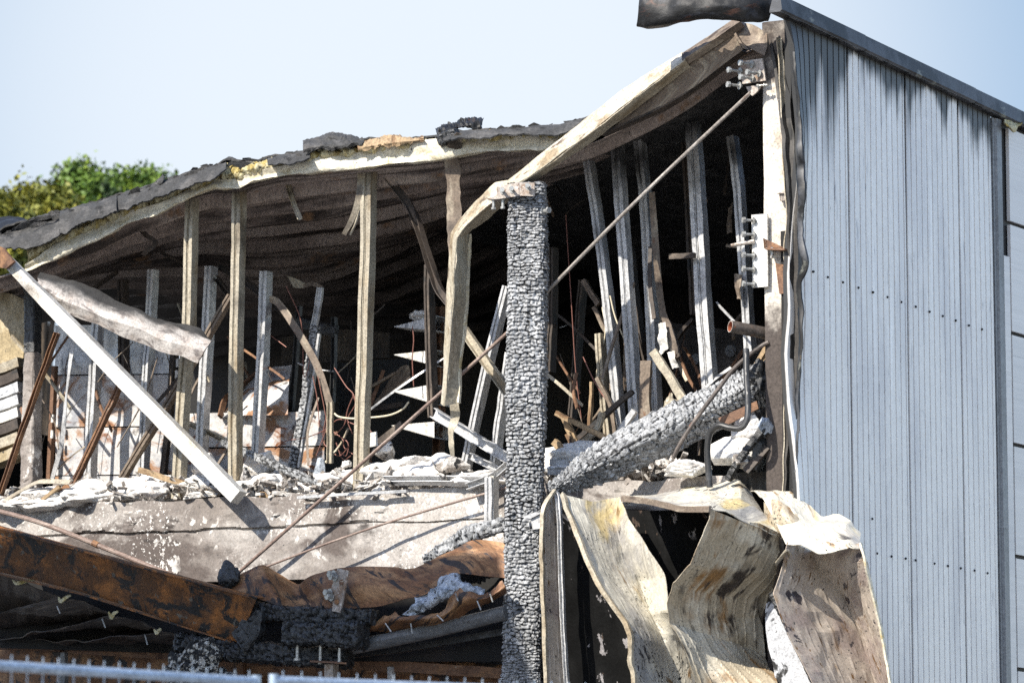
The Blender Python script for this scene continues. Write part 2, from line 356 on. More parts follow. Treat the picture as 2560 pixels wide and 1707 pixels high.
M['capsteel'] = mat('scorched_cap_steel', lin(192, 182, 160), [(lin(206, 198, 182), (3, 2, 1), .48, .62), (lin(156, 138, 110), (5, 2.5, 1), .52, .66), (lin(112, 96, 78), (14, 5, 1), .58, .68), (lin(70, 60, 52), (40, 40, 1), .62, .7)], .55, metal=.1, bump=(24, .25, .006))
M['trimdark'] = mat('sooty_trim', lin(58, 54, 50), [(lin(108, 104, 96), (16, 2, 1), .52, .7), (gy(.012), (12, 2, 1), .5, .66), (lin(150, 148, 140), 60, .66, .74)], .6, bump=(40, .3, .005))
M['trim'] = mat('grey_trim', lin(124, 126, 128), [(lin(104, 104, 104), (5, 1, 1), .45, .7)], .45, metal=.1)
M['concrete'] = mat('sooted_concrete', lin(132, 124, 118), [(lin(178, 172, 166), (.30, .5, .7), .46, .56), (lin(96, 87, 82), (.9, 1.3, 1.4), .50, .60, .6), (lin(64, 58, 55), (3.5, 3.5, 7), .54, .66, 0, 1, ((.7, .7, .8), .46, .58)), (lin(226, 222, 216), (10, 10, 8), .55, .58, .3, 1, ((1.0, 1.0, 1.3), .50, .60)), (lin(226, 222, 216), 34, .57, .61, 0, 1, ((.9, .9, 1.0), .44, .56)), (gy(.06), 44, .63, .69)], .9, bump=(30, .45, .01), coord='O', grit=.22)
M['column'] = mat('sooted_column', lin(212, 204, 192), [(lin(178, 166, 150), 5, .5, .7), (gy(.05), 40, .68, .74)], .9, bump=(40, .3, .006), coord='O', soot=(lin(70, 62, 58), 9))
M['ash'] = mat('white_ash', lin(232, 229, 224), [(lin(214, 206, 198), 5, .5, .66), (lin(160, 148, 138), 9, .62, .7), (gy(.06), 16, .66, .71)], .95, bump=(25, .6, .02), coord='O')
M['rubble'] = mat('mixed_rubble', lin(150, 142, 134), [(lin(222, 218, 212), 8, .45, .58), (gy(.025), 11, .55, .62), (lin(140, 106, 78), 19, .64, .7)], .95, bump=(25, .8, .02), coord='O')
M['char'] = mat('silver_char', gy(.27, -.03), [(gy(.46, -.02), 9, .42, .62), (gy(.07), (60, 60, 9), .52, .66), (gy(.60), 55, .56, .68)], .5, bump=((110, 110, 22), .7, .008), coord='O', spec=.5, soot=(gy(.012), 28), grit=.4)
M['chardark'] = mat('black_char', gy(.032, -.05), [(gy(.012), 15, .45, .65), (gy(.10, -.05), 30, .58, .7), (gy(.22), 55, .66, .74)], .42, bump=((70, 70, 70), .7, .01), coord='O', spec=.5, soot=(gy(.006), 28), grit=.3)
M['plate'] = mat('pitted_plate', lin(176, 166, 156), [(lin(140, 118, 100), 9, .5, .64), (lin(214, 208, 200), 15, .54, .66), (lin(96, 62, 46), 22, .62, .7)], .6, metal=.2, bump=(60, .3, .004), coord='O')
M['bolt'] = mat('zinc_bolt', lin(178, 178, 174), [(lin(110, 98, 86), 30, .55, .68)], .4, metal=.4, coord='O')
M['screw'] = mat('dark_screw', gy(.012), (), .6)
M['redox'] = mat('red_oxide_rod', lin(132, 112, 102), [(lin(168, 150, 138), (30, 3, 1), .5, .66), (lin(100, 74, 62), (20, 5, 1), .58, .7)], .6)
M['rodgrey'] = mat('grey_rod', lin(150, 142, 134), [(lin(190, 184, 176), (30, 3, 1), .5, .66), (lin(112, 92, 80), (20, 5, 1), .6, .7)], .55, metal=.2)
M['pipe'] = mat('sooty_pipe', lin(86, 78, 72), [(lin(128, 116, 106), (9, 5, 1), .5, .68), (gy(.015), (8, 6, 1), .55, .66), (lin(132, 84, 56), (10, 9, 1), .62, .7)], .55, metal=.1, bump=(50, .2, .004))
M['pipein'] = mat('rusty_bore', lin(150, 84, 56), (), .9)
M['blackpipe'] = mat('black_pipe', gy(.035), [(gy(.09), (9, 5, 1), .5, .7)], .4)
M['clada'] = mat('heat_tinted_sheet', lin(206, 200, 184), [(lin(160, 157, 152), (1.6, .9, 1), .46, .60), (lin(196, 178, 132), (2.2, 1.0, 1), .55, .66), (lin(122, 118, 112), (36, .9, 1), .54, .68, 0, .32), (lin(128, 100, 66), (7, 3, 1), .56, .66, .5, 1, ((1.5, 1.2, 1), .50, .6)), (lin(52, 50, 54), (12, 8, 1), .56, .62, .5, 1, ((2.2, 1.6, 1), .52, .6)), (gy(.03), (46, 46, 1), .57, .62, 0, 1, ((1.6, 1.6, 1), .48, .6))], .5, metal=.1, bump=((9, 9, 1), .25, .01), grit=.18)
M['cladb'] = mat('scorched_brown_sheet', lin(170, 158, 136), [(lin(196, 188, 170), (1.8, 1.2, 1), .46, .62), (lin(132, 98, 56), (6, 2.0, 1), .48, .62, .4, 1, ((1.4, 1.4, 1), .44, .56)), (lin(52, 45, 40), (9, 3.0, 1), .50, .6, .5, 1, ((1.7, 1.7, 1), .48, .58)), (lin(92, 82, 70), (36, .8, 1), .52, .68, 0, .38), (gy(.03), (44, 44, 1), .57, .63, 0, 1, ((1.5, 1.5, 1), .46, .6))], .5, metal=.1, bump=((9, 9, 1), .25, .01), grit=.22)
M['cladc'] = mat('lilac_burnt_sheet', lin(182, 170, 156), [(lin(152, 138, 130), (2, 1.6, 1), .46, .6), (lin(158, 122, 74), (4, 1.6, 1), .52, .64, .5, 1, ((2, 1.2, 1), .5, .6)), (lin(66, 62, 66), (3.2, 3.2, 1), .60, .625), (gy(.05), (26, 26, 1), .62, .67), (lin(110, 82, 52), (16, 6, 1), .6, .66)], .5, metal=.1, bump=((9, 9, 1), .25, .01), grit=.2)
M['boardblk'] = mat('flaking_black_board', gy(.005), [(gy(.010), (6, 2, 1), .45, .65), (lin(150, 146, 146), (9, 4, 1), .60, .635, .4, 1, ((1.6, 1.2, 1), .48, .56)), (lin(80, 68, 60), (14, 5, 1), .63, .68)], .85, bump=(25, .4, .008), spec=.1)
M['rustpanel'] = mat('rust_streaked_panel', lin(196, 194, 192), [(lin(150, 152, 158), (2, 2, 1), .46, .60), (lin(214, 212, 208), (3, 3, 1), .52, .64), (lin(156, 118, 88), (2.2, 3.0, 1), .50, .60, 1.2), (lin(124, 78, 46), (4, 6, 1), .56, .68, 1.0), (lin(60, 54, 52), (4, 3, 1), .60, .70)], .5, metal=.05, bump=(18, .2, .006), grit=.15)
M['wood'] = mat('scorched_wood', lin(168, 144, 112), [(lin(120, 92, 64), (22, 2.5, 1), .48, .62), (lin(58, 44, 36), (12, 4, 1), .6, .7)], .8, bump=((60, 6, 1), .4, .004))
M['wallboard'] = mat('scorched_board', lin(164, 148, 116), [(lin(190, 178, 152), (3, 3, 1), .45, .62), (lin(166, 118, 62), (3, 5, 1), .55, .68), (gy(.04), (6, 6, 1), .64, .7)], .85)
M['wool'] = mat('mineral_wool', lin(186, 194, 204), [(lin(130, 138, 146), 12, .48, .62), (gy(.05), 18, .58, .66)], .95, bump=(30, .8, .02), coord='O')
M['copper'] = mat('copper_wire', lin(128, 88, 78), (), .5, metal=.3)
M['cable'] = mat('pale_cable', lin(196, 186, 162), (), .7)
M['fence'] = mat('zinc_fence_tube', lin(168, 184, 202), [(lin(196, 206, 216), (9, 3, 1), .5, .7), (gy(.4), (30, 30, 1), .64, .7)], .38, metal=.4)
M['perf'] = mat('perforated_black', lin(44, 46, 50), [(gy(.01), 4, .5, .7)], .6)
M['leaf_a'] = mat('green_leaves', lin(84, 112, 28), [(lin(124, 144, 42), 1.2, .46, .6), (lin(42, 66, 18), 1.8, .5, .62)], .6, coord='O')
M['leaf_b'] = mat('olive_leaves', lin(116, 120, 40), [(lin(158, 150, 52), 1.3, .45, .62), (lin(64, 74, 24), 1.8, .5, .64)], .6, coord='O')
M['bark'] = mat('bark', lin(84, 72, 58), [(lin(54, 46, 38), (20, 20, 4), .45, .65)], .9, coord='O')

# ------------------------------------------------------------------ linking
def mk(name, geo, m, parent=None, smooth=30, loc=None, attr=None):
    V, fs, uv = geo[:3]; V = np.asarray(V, float)
    if attr is None and len(geo) > 3: attr = geo[3]
    if loc is None:
        lo, hi = V.min(0), V.max(0); loc = np.array([(lo[0] + hi[0]) / 2, (lo[1] + hi[1]) / 2, lo[2]])
    me = bpy.data.meshes.new(name); me.from_pydata((V - loc).tolist(), [], fs)
    ul = me.uv_layers.new(name="uv"); li = np.empty(len(me.loops), dtype=np.int32); me.loops.foreach_get("vertex_index", li)
    ul.data.foreach_set("uv", np.asarray(uv, float)[li].ravel().astype(np.float32))
    if attr is not None:
        a = me.attributes.new("soot", 'FLOAT', 'POINT'); a.data.foreach_set("value", np.asarray(attr, np.float32))
    me.materials.append(m if not isinstance(m, str) else M[m])
    if smooth: me.shade_smooth(); me.set_sharp_from_angle(angle=math.radians(smooth))
    o = bpy.data.objects.new(name, me); COL.objects.link(o)
    if parent is not None:
        o.parent = parent; o.location = Vector(loc) - wloc(parent)
    else: o.location = loc
    return o
def wloc(o):
    l = Vector(o.location)
    while o.parent: o = o.parent; l = l + Vector(o.location)
    return l
def tag(o, label, cat_, group=None, kind=None):
    if label: o['label'] = label
    if cat_: o['category'] = cat_
    if group: o['group'] = group
    if kind: o['kind'] = kind
    return o
def thing(name, loc, label, cat_, group=None):
    o = bpy.data.objects.new(name, None); COL.objects.link(o); o.location = loc; o.empty_display_size = .2
    return tag(o, label, cat_, group)
def one(name, geo, m, label, cat_, group=None, smooth=30):
    return tag(mk(name, geo, m, smooth=smooth), label, cat_, group)
def dup(o, loc, parent=None):
    c = o.copy(); COL.objects.link(c); c.parent = parent; c.location = loc; return c

# =================================================================== ground
g = np.array([[-1500, -200, 0], [1500, -200, 0], [1500, 2500, 0], [-1500, 2500, 0]], float)
tag(mk('ground', (g, [(0, 1, 2, 3)], g[:, :2]), 'ground', loc=np.zeros(3)), None, None, kind='structure')

# =================================================================== side wall of silver cladding
def wall_s(p): return np.dot(p - CORNER, V_)
vt0, vt1 = W(px(4, 330, 70)), W(px(4, 2195, 950))
vs0, vs1 = wall_s(vt0), wall_s(vt1)
def verge_z(s): return vt0[2] + (vt1[2] - vt0[2]) * (s - vs0) / (vs1 - vs0)
seams = [wall_s(W((x, 1100))) for x in (2130, 2275, 2408, 2492)]
s_left = wall_s(W((1990, 1100)))
clad = thing('cladding_wall', CORNER * np.array([1, 1, 0]), 'tall silver-grey ribbed metal wall, soot streaked under its sloping roof edge', 'wall')
edges = [s_left] + seams
NR = 64
for k in range(4):
    a, b = edges[k] + (.014 if k else 0), edges[k + 1] - .014
    step = (seams[1] - seams[0]) / 10.5
    cols = [(a, -.05), (a + .001, -.004), (a + .006, 0)]
    s = (seams[0] if k == 0 else a) + (-step * 22.6 if k == 0 else 0)
    while s < a + .02: s += step
    if k: s = a + step * .8
    while s < b - .03:
        cols += [(s - .009, 0), (s - .005, -.014), (s + .005, -.014), (s + .009, 0)]
        s += step
    cols += [(b - .006, 0), (b - .001, -.004), (b, -.05)]
    cols = np.array(cols)
    Z = np.linspace(0, 1, NR)
    V, fs, uv, so = [], [], [], []
    for i, t in enumerate(Z):
        for (s, d) in cols:
            z0, z1 = .2, verge_z(s) - .02
            z = z0 + (z1 - z0) * t
            bow, shift = 0, 0
            if k == 0:                       # heat-buckled free edge of the first sheet
                e = max(0, 1 - (s - a) / .45)
                bow = .05 * e * e * math.sin(z * 1.9 + .5) + .02 * e * float(vnoise(np.array([z * 3., s, 0.])))
                shift = -e * (.10 * max(0, (z - 7.2) / 1.6) + .025 * math.sin(z * 1.25 + 2.6) + .015)
            d2 = d + bow + .004 * float(vnoise(np.array([s * 3., z * .8, 2.])))
            p = CORNER + V_ * (s + shift) + R_ * d2; p[2] = z
            V.append(p); uv.append((s, z))
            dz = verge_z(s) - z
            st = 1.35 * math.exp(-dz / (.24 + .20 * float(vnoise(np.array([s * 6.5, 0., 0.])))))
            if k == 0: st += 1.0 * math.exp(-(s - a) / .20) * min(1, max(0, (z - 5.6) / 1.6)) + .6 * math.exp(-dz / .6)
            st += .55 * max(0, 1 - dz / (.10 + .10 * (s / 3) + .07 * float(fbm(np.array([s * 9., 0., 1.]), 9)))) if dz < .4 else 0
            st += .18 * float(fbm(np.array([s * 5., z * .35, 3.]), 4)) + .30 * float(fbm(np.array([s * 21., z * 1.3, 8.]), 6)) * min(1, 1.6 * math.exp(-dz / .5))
            if d < -.03: st += 1.5  # edge returns coloured dark so the joints read as dark lines
            if d < -.005: st += .10 + .25 * math.exp(-dz / 1.2)  # rib grooves coloured darker, more so near the verge
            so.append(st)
    Mc = len(cols)
    fs = [(i * Mc + j, i * Mc + j + 1, (i + 1) * Mc + j + 1, (i + 1) * Mc + j) for i in range(NR - 1) for j in range(Mc - 1)]
    mk('cladding_sheet', (V, fs, np.array(uv)), 'clad', clad, smooth=30, attr=so)
# dark joints and carcass behind the sheets
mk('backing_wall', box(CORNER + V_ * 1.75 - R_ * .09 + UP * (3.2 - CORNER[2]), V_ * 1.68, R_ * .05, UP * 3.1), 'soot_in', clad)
gb = prism([CORNER * [1, 1, 0] + V_ * .07 - R_ * .04 + UP * .1, CORNER * [1, 1, 0] + V_ * 3.4 - R_ * .04 + UP * .1,
            CORNER * [1, 1, 0] + V_ * 3.4 - R_ * .04 + UP * (verge_z(3.4) - .02), CORNER * [1, 1, 0] + V_ * .07 - R_ * .04 + UP * (verge_z(.07) - .02)], -R_ * .05)
mk('joint_backing', gb, 'screw', clad)
# verge flashing: a folded strip over the top of the wall, in two lapped lengths
def vline(s, dz=0, out=.03):
    p = CORNER + V_ * s + R_ * out; p[2] = verge_z(s) + dz; return p
for (sa, sb, dz) in ((-.28, 1.12, 0), (1.1, 3.1, -.004), (3.08, 6.3, -.008)):
    L = np.array([vline(s, dz) for s in np.linspace(sa, sb, 60)])
    vf = mk('verge_flashing', sweep(L, [(-.055, -.03), (-.055, .03), (.06, .045), (.075, .03), (.075, -.06), (.06, -.06)], n=R_, jitter=.0015), 'flash', clad)
    L2 = L - UP * .068 + R_ * .02
    mk('drip_edge', sweep(L2, rect(.014, .022), n=R_, jitter=.0015), 'trim', vf)
# screws
scr = None
for row in ([(k8, y8) for k8, y8 in zip((279, 354, 433, 514, 591, 665, 738, 814, 886, 955, 1023, 1092, 1160), (479, 508, 535, 563, 587, 612, 638, 662, 688, 711, 734, 760, 780))],):
    for (x, y) in row:
        p = W(px(8, x, y), .003)
        if scr is None:
            scr = mk('screw', join(lump(p, .009, .009, .010, 3, .1, n=8), box(p, R_ * .009, V_ * .006, UP * .006)), 'screw', clad, loc=p)
        else: dup(scr, Vector(p) - wloc(clad), clad)
for (x, y) in ((964, 655), (1066, 676), (1166, 691), (1236, 703), (1368, 726), (1463, 743), (1554, 759), (1650, 775), (1742, 793), (930, 412)):
    dup(scr, Vector(W(px(12, x, y), .003)) - wloc(clad), clad)
# corner strip and flat panels further along
trim = thing('corner_strip', CORNER * [1, 1, 0] + V_ * seams[3], 'dark grey vertical folded strip where ribbed sheets meet the flat panels', 'trim')
def wp(s, z, o=0): p = CORNER + V_ * s + R_ * o; p[2] = z; return p
sj = seams[3]; zj = W((2500, 1320))[2]
for (z0, z1, e) in ((.1, zj, .003), (zj + .002, verge_z(sj) - .1, 0)):
    mk('strip_length', sweep([wp(sj + .075, z0, 0), wp(sj + .075, z1, 0)], [(-.07, -.02), (.07, -.02), (.07, .022 + e), (-.02, .022 + e), (-.03, .006), (-.07, .006)], n=R_), 'trim', trim)
fpw = thing('panel_wall', CORNER * [1, 1, 0] + V_ * 4.2, 'smooth pale blue-grey flat panels beyond the dark corner strip at the right edge', 'wall')
s0 = sj + .16
mk('edge_panel', box(wp(s0 + .055, 3.4, 0), V_ * .055, R_ * .018, UP * 3.2), 'flatpanel', fpw)
jz = [W(px(8, 1290, y))[2] for y in (222, 795, 1375)]; jz = [verge_z(s0) - .12] + jz
dj = jz[1] - jz[2]; jz += [jz[-1] - dj * k for k in (1, 2, 3)]
for a, b in zip(jz[:-1], jz[1:]):
    zc, hz = (a + b) / 2, (a - b) / 2 - .017
    s1 = s0 + .135
    ztop = lambda s: min(zc + hz, verge_z(s) - .1)
    poly = [wp(s1, zc - hz, .018), wp(s1 + 2.4, zc - hz, .018), wp(s1 + 2.4, max(zc - hz + .02, ztop(s1 + 2.4)), .018), wp(s1, ztop(s1), .018)]
    mk('flat_panel', prism(poly, -R_ * .03), 'flatpanel', fpw)
mk('panel_backing', prism([wp(s0, .1, -.02), wp(s0 + 2.6, .1, -.02), wp(s0 + 2.6, verge_z(s0 + 2.6) - .05, -.02), wp(s0, verge_z(s0) - .05, -.02)], -R_ * .05), 'screw', fpw)
one('foam_scrap', sheet(np.array([[W(px(4, x, y), .05 + o) for x, y, o in r] for r in ([(2040, 935, 0), (2110, 960, .02), (2185, 965, 0)], [(2050, 975, .03), (2110, 1000, .05), (2180, 970, .03)], [(2085, 1010, .02), (2120, 1034, .04), (2145, 1005, .02)])]), 14, 12, .01, (.012, 14)), 'foam',
    'small torn yellow foam scrap hanging under the sloping roof edge at far right', 'scrap')

# =================================================================== building shell behind (floors, rear and inner walls)
sill_L, sill_R = F((-120, 1275), .35), F((1960, 1185), .35)
zf = F((600, 1240), .35)[2]
shell = thing('warehouse_building', CORNER * [1, 1, 0] + V_ * 6 - R_ * 5, 'soot-black burnt-out interior shell of the warehouse behind the steel studs', 'building')
Cg = CORNER * np.array([1, 1, 0])
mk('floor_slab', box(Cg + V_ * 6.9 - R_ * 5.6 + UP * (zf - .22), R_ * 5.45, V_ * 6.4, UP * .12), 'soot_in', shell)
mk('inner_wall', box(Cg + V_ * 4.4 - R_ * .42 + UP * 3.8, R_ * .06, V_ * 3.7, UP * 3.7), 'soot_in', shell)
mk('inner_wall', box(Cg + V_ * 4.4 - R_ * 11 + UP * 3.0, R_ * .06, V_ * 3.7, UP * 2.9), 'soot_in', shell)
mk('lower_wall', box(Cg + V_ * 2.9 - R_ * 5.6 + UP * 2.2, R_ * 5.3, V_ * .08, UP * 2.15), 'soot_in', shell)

# =================================================================== blockwork wall under the opening
def blockwall(pxL, pxR, off, th, z_bot, seed):
    # irregular top, two visible courses with open cracked joints cut as grooves
    n = 150; m = 60
    xs = np.linspace(0, 1, n); A, B = F(pxL, off), F(pxR, off); Lw = np.linalg.norm((B - A)[:2])
    zt = A[2] + (B[2] - A[2]) * xs + fbm(np.stack([xs * 30, xs * 0, xs * 0], -1), seed) * .012
    ze = A[2] + (B[2] - A[2]) * xs
    jz_ = .255 + fbm(np.stack([xs * 22, xs * 0 + 4, xs * 0], -1), seed + 1, 4) * .012
    jx = [.085, .27, .475, .62, .835, .93]
    V, uv = [], []
    zz = np.concatenate([np.linspace(0, .24, 12), np.linspace(.245, .27, 9), np.linspace(.29, 1, m - 21) ** 1.3 * (np.min(ze) - z_bot)])
    zz = np.sort(zz)
    for i, dz in enumerate(zz):
        for j, x in enumerate(xs):
            p = A + (B - A) * x; p[2] = (zt[j] - dz if dz < .24 else ze[j] - dz)
            d = fbm(np.array([x * Lw * 4, dz * 4, 1.]), seed) * .008
            if abs(dz - jz_[j]) < .0065 * (1.4 if .05 < x < .6 else .8): d += .03
            if dz < .25:
                for q in jx:
                    w = .0022 + .001 * math.sin(dz * 40 + q * 50)
                    if abs(x - q - .003 * math.sin(dz * 25 + q * 9)) < w: d += .02
            V.append(p + V_ * d); uv.append((x * Lw, p[2]))
    fs = [(i * n + j, (i + 1) * n + j, (i + 1) * n + j + 1, i * n + j + 1) for i in range(len(zz) - 1) for j in range(n - 1)]
    # top ledge and back
    b0 = len(V)
    for j in range(n): V.append(V[j] + V_ * th); uv.append((xs[j] * Lw, zt[j] + th))
    for j in range(n): q = np.array(V[b0 + j]); q = q.copy(); q[2] = z_bot; V.append(q); uv.append((xs[j] * Lw, 0))
    for j in range(n - 1):
        fs.append((j, j + 1, b0 + j + 1, b0 + j)); fs.append((b0 + j, b0 + j + 1, b0 + n + j + 1, b0 + n + j))
    return np.array(V), fs, np.array(uv)
one('block_wall', blockwall((-130, 1273), (1700, 1196), .35, .22, F((600, 1476), .35)[2], 5), 'concrete', 'long pale concrete block wall below the studs, grey soot patches and a cracked joint', 'wall', smooth=25)
one('block_wall', prism(FZ(7, [(1115, 1425), (1380, 1412), (1372, 1525), (1110, 1520)], .22), V_ * .25), 'trimdark', 'short dark sooty block course between the fallen charred beam and the corner', 'wall')

# =================================================================== concrete column at the corner
zc1, zc0 = F((1940, 60), .2)[2], .1
colA, colB = F((1919, 800), .12), F((1966, 800), .12)
cb = thing('concrete_column', np.array([*(colA[:2] + colB[:2]) / 2, 0]), 'tall pale concrete column by the metal wall, brown with soot lower down', 'column')
nz_ = 90; V, so, uv = [], [], []
prof = [(-.022, .25), (-.022, 0), (.0, -.012)] + [(x, -.012) for x in np.linspace(.02, .13, 6)] + [(.17, 0), (.17, .25)]
for i in range(nz_):
    z = zc0 + (zc1 - zc0) * i / (nz_ - 1)
    for (x, y) in prof:
        p = colA * [1, 1, 0] + R_ * x + V_ * (y + .006 * float(fbm(np.array([x * 9, z * 4, 0.])))) + UP * z
        V.append(p); uv.append((x, z)); zz = F((1940, 740), .12)[2]
        so.append(max(0, min(1.0, .25 + (zz - z) * 2.2)) if z < zz + .12 else (.75 if z > F((1940, 200), .12)[2] else .05))  # soot lower down; the dark head is roof shade painted on
Mp = len(prof)
mk('shaft', (np.array(V), [(i * Mp + j, i * Mp + j + 1, (i + 1) * Mp + j + 1, (i + 1) * Mp + j) for i in range(nz_ - 1) for j in range(Mp - 1)], np.array(uv)), 'column', cb, attr=so, smooth=40)
# buckled edge trims between column and cladding
e1 = FZ(0, [(1948, 95), (1955, 190), (1962, 320), (1968, 460), (1974, 560), (1966, 610), (1969, 700), (1968, 900), (1966, 1100), (1964, 1240)], .06)
one('edge_trim', sweep(cat(e1, 60), [(-.012, -.03), (.012, -.03), (.012, .03), (.004, .03), (.004, -.02), (-.012, -.02)], jitter=.006), 'cream', 'thin buckled pale metal strip running down beside the concrete column', 'trim')
e2 = FZ(0, [(1932, 80, .14), (1948, 150, .1), (1962, 260, .06), (1976, 380, .04), (1984, 500, .02), (1982, 650, .04), (1984, 850, .05), (1978, 1050, .06), (1974, 1245, .06)])
one('edge_trim', sweep(cat(e2, 70), [(-.045, -.05), (.04, -.05), (.045, .02), (.02, .02), (.01, -.02), (-.03, -.02), (-.045, .01)], jitter=.012), 'trimdark', 'blackened buckled trim down the corner between column and ribbed wall', 'trim')
e3 = FZ(0, [(1985, 120, 0), (1989, 200, -.03), (1995, 300, -.02), (2003, 380, -.05), (2001, 420, -.02), (2006, 480, -.05), (1999, 560, -.02), (2012, 655, -.06), (2000, 720, -.02), (2004, 850, -.04), (1996, 960, -.02), (1993, 1080, -.02), (1987, 1180, -.02)])
one('edge_trim', sweep(cat(e3, 90), [(-.028, -.012), (.016, -.02), (.03, .006), (.012, .012), (-.024, .006)], scale=[.4, .5, .9, 1.1, .8, .9, .4, .4, .3], jitter=.012, seed=3), 'flash', 'crumpled silvery edge peeling from the ribbed wall beside the column', 'trim')

# =================================================================== collapsed roof
lowpx = [(-60, 715), (10, 695), (76, 673), (140, 646), (239, 602), (319, 557), (383, 537), (478, 492), (536, 468), (590, 471), (638, 451), (700, 438), (780, 432), (865, 423), (960, 413), (1050, 404), (1117, 396), (1170, 384), (1240, 376), (1320, 374), (1400, 374), (1474, 356), (1560, 315), (1649, 270), (1760, 196), (1859, 128), (1925, 105)]
toppx = [(-60, 610), (0, 580), (60, 560), (121, 540), (236, 511), (300, 490), (367, 470), (446, 444), (520, 422), (590, 404), (676, 400), (759, 382), (810, 368), (880, 362), (951, 356), (1062, 350), (1130, 336), (1200, 330), (1300, 324), (1400, 316), (1460, 302), (1560, 262), (1649, 220), (1760, 150), (1859, 90), (1925, 70)]
feltlow = [(-60, 640), (0, 622), (64, 626), (124, 607), (153, 584), (236, 550), (300, 524), (383, 496), (446, 476), (540, 446), (575, 420), (660, 418), (676, 412), (768, 402), (1100, 352), (1200, 343), (1300, 338), (1400, 336), (1475, 312)]
def curve(lst, x): return float(np.interp(x, [p[0] for p in lst], [p[1] for p in lst]))
XS = np.concatenate([np.linspace(-60, 1400, 50), np.linspace(1440, 1925, 14)])
backpx = [(-60, 760), (100, 715), (300, 700), (500, 706), (700, 716), (850, 700), (1000, 640), (1150, 560), (1300, 492), (1480, 412), (1700, 340), (1925, 285)]
midpx = [(-60, 735), (100, 690), (300, 620), (500, 575), (700, 560), (850, 540), (1000, 508), (1150, 470), (1300, 440), (1480, 392), (1700, 300), (1925, 200)]
roof = thing('collapsed_roof', F((900, 400), 2) * [1, 1, 0] + UP * 7, 'sagging burnt flat roof with brown ribbed underside and torn black felt top', 'roof')
rows = []
for (off, f0, f1, f2) in ((.34, 1, 0, 0), (1.2, .45, .55, 0), (2.1, 0, 1, 0), (3.2, 0, .5, .5), (4.6, 0, 0, 1)):
    rows.append([F((x, curve(lowpx, x) * f0 + curve(midpx, x) * f1 + curve(backpx, x) * f2), off) for x in XS])
rows.append([p + V_ * 3.6 - UP * .1 for p in rows[-1]])
for r_, o_ in zip(rows, (.34, 1.2, 2.1, 3.2, 4.6, 8.2)):
    for p in r_: p[2] = min(p[2], verge_z(o_) - .16)
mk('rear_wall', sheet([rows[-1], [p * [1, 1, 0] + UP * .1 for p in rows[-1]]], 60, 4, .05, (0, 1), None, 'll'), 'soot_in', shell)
def ribs(u, v, uu, vv):
    t = (v / .62) % 1.0; t2 = (v / .155) % 1.0
    return -.075 * (np.clip((t - .62) / .05, 0, 1) - np.clip((t - .86) / .05, 0, 1)) - .014 * np.clip((t2 - .7) / .1, 0, 1) + .02 * np.sin(v * 2.0 + u * .8)
mk('deck', sheet(rows, 110, 420, .003, (.02, .9), ribs, 'cl', 3), 'deck', roof, smooth=40, attr=vpar(110, 420, lambda v, u: min(1.2, max(0, (v - .56) * 2.2) + max(0, .42 - 2.2 * u) * (.2 + 2.2 * v) + max(0, u - .8) * .4)))  # deep shade painted into the underside with the soot, darker towards the back
# felt and insulation on top: follow the deck, thicker where the edge stands up
frow = []
for (off, lift) in ((.30, 0), (.42, .012), (1.0, .06), (2.4, .12), (4.6, .3), (8.0, .3)):
    r = []
    for i, x in enumerate(XS):
        base = F((x, curve(toppx, x)), .30)
        p = base + V_ * (off - .30)
        low = rows[0][i]
        dz = np.interp(off, [.34, 1.2, 2.1, 3.2, 4.6, 8.2], [0] + [rows[k][i][2] - rows[0][i][2] for k in range(1, 6)])
        dz = min(dz, 0) * .9
        if x < 420: dz = max(dz, 0) + .10 * min(off - .3, 1.2) * (1 - x / 420)
        p[2] = min(base[2] + dz + lift * (.3 if x > 420 else 1), verge_z(off) - .06); r.append(p)
    frow.append(r)
mk('felt', sheet(frow, 240, 60, .015, (.018, 9), None, 'cl', 8, ridge=.05), 'felt', roof, smooth=35)
# turned-down felt lip with ragged bottom, broken into three lengths
for k, (xa, xb) in enumerate(((-60, 158), (150, 292), (286, 384), (378, 566), (670, 775), (1108, 1476))):
    xs = np.linspace(xa, xb, 16); rr = []
    for t, o in ((0, .36), (.12, .27), (.5, .20), (1, .14)):
        rr.append([F((x, curve(toppx, x) - 4 + t * (curve(feltlow, x) - curve(toppx, x) + 4) + 5 * (k == 2) * t), o - .03 * (k % 2) + (.25 * (1 - t) ** 3 if k == 0 else 0)) for x in xs])
    mk('felt_flap', sheet(rr, 80, 16, .012, (.012, 9), None, 'cc', k, edge=.022), 'felt', roof, smooth=30)
# cream fascia strip along the lower edge
fr = []
def fh(x): return float(np.interp(x, [-60, 60, 140, 300, 420, 520, 590, 700, 800, 1000, 1117, 1135, 1200, 1400], [0, 18, 40, 34, 24, 22, 26, 26, 40, 52, 54, 46, 38, 36]))
fx = np.linspace(62, 1395, 90)
for t in (0, .06, .35, .7, 1):
    fr.append([F((x, curve(lowpx, x) + 3 - t * fh(x) + (2.5 * math.sin(x * .05) if t == 0 else 0)), .26 + (.10 if t == 0 else (0 if t < .1 else .02 * math.sin(x * .02 + t * 3)))) for x in fx])
mk('fascia', sheet(fr, 180, 12, .006, (.012, 8), None, 'cc', 5, edge=.006), 'fascia', roof, smooth=40)
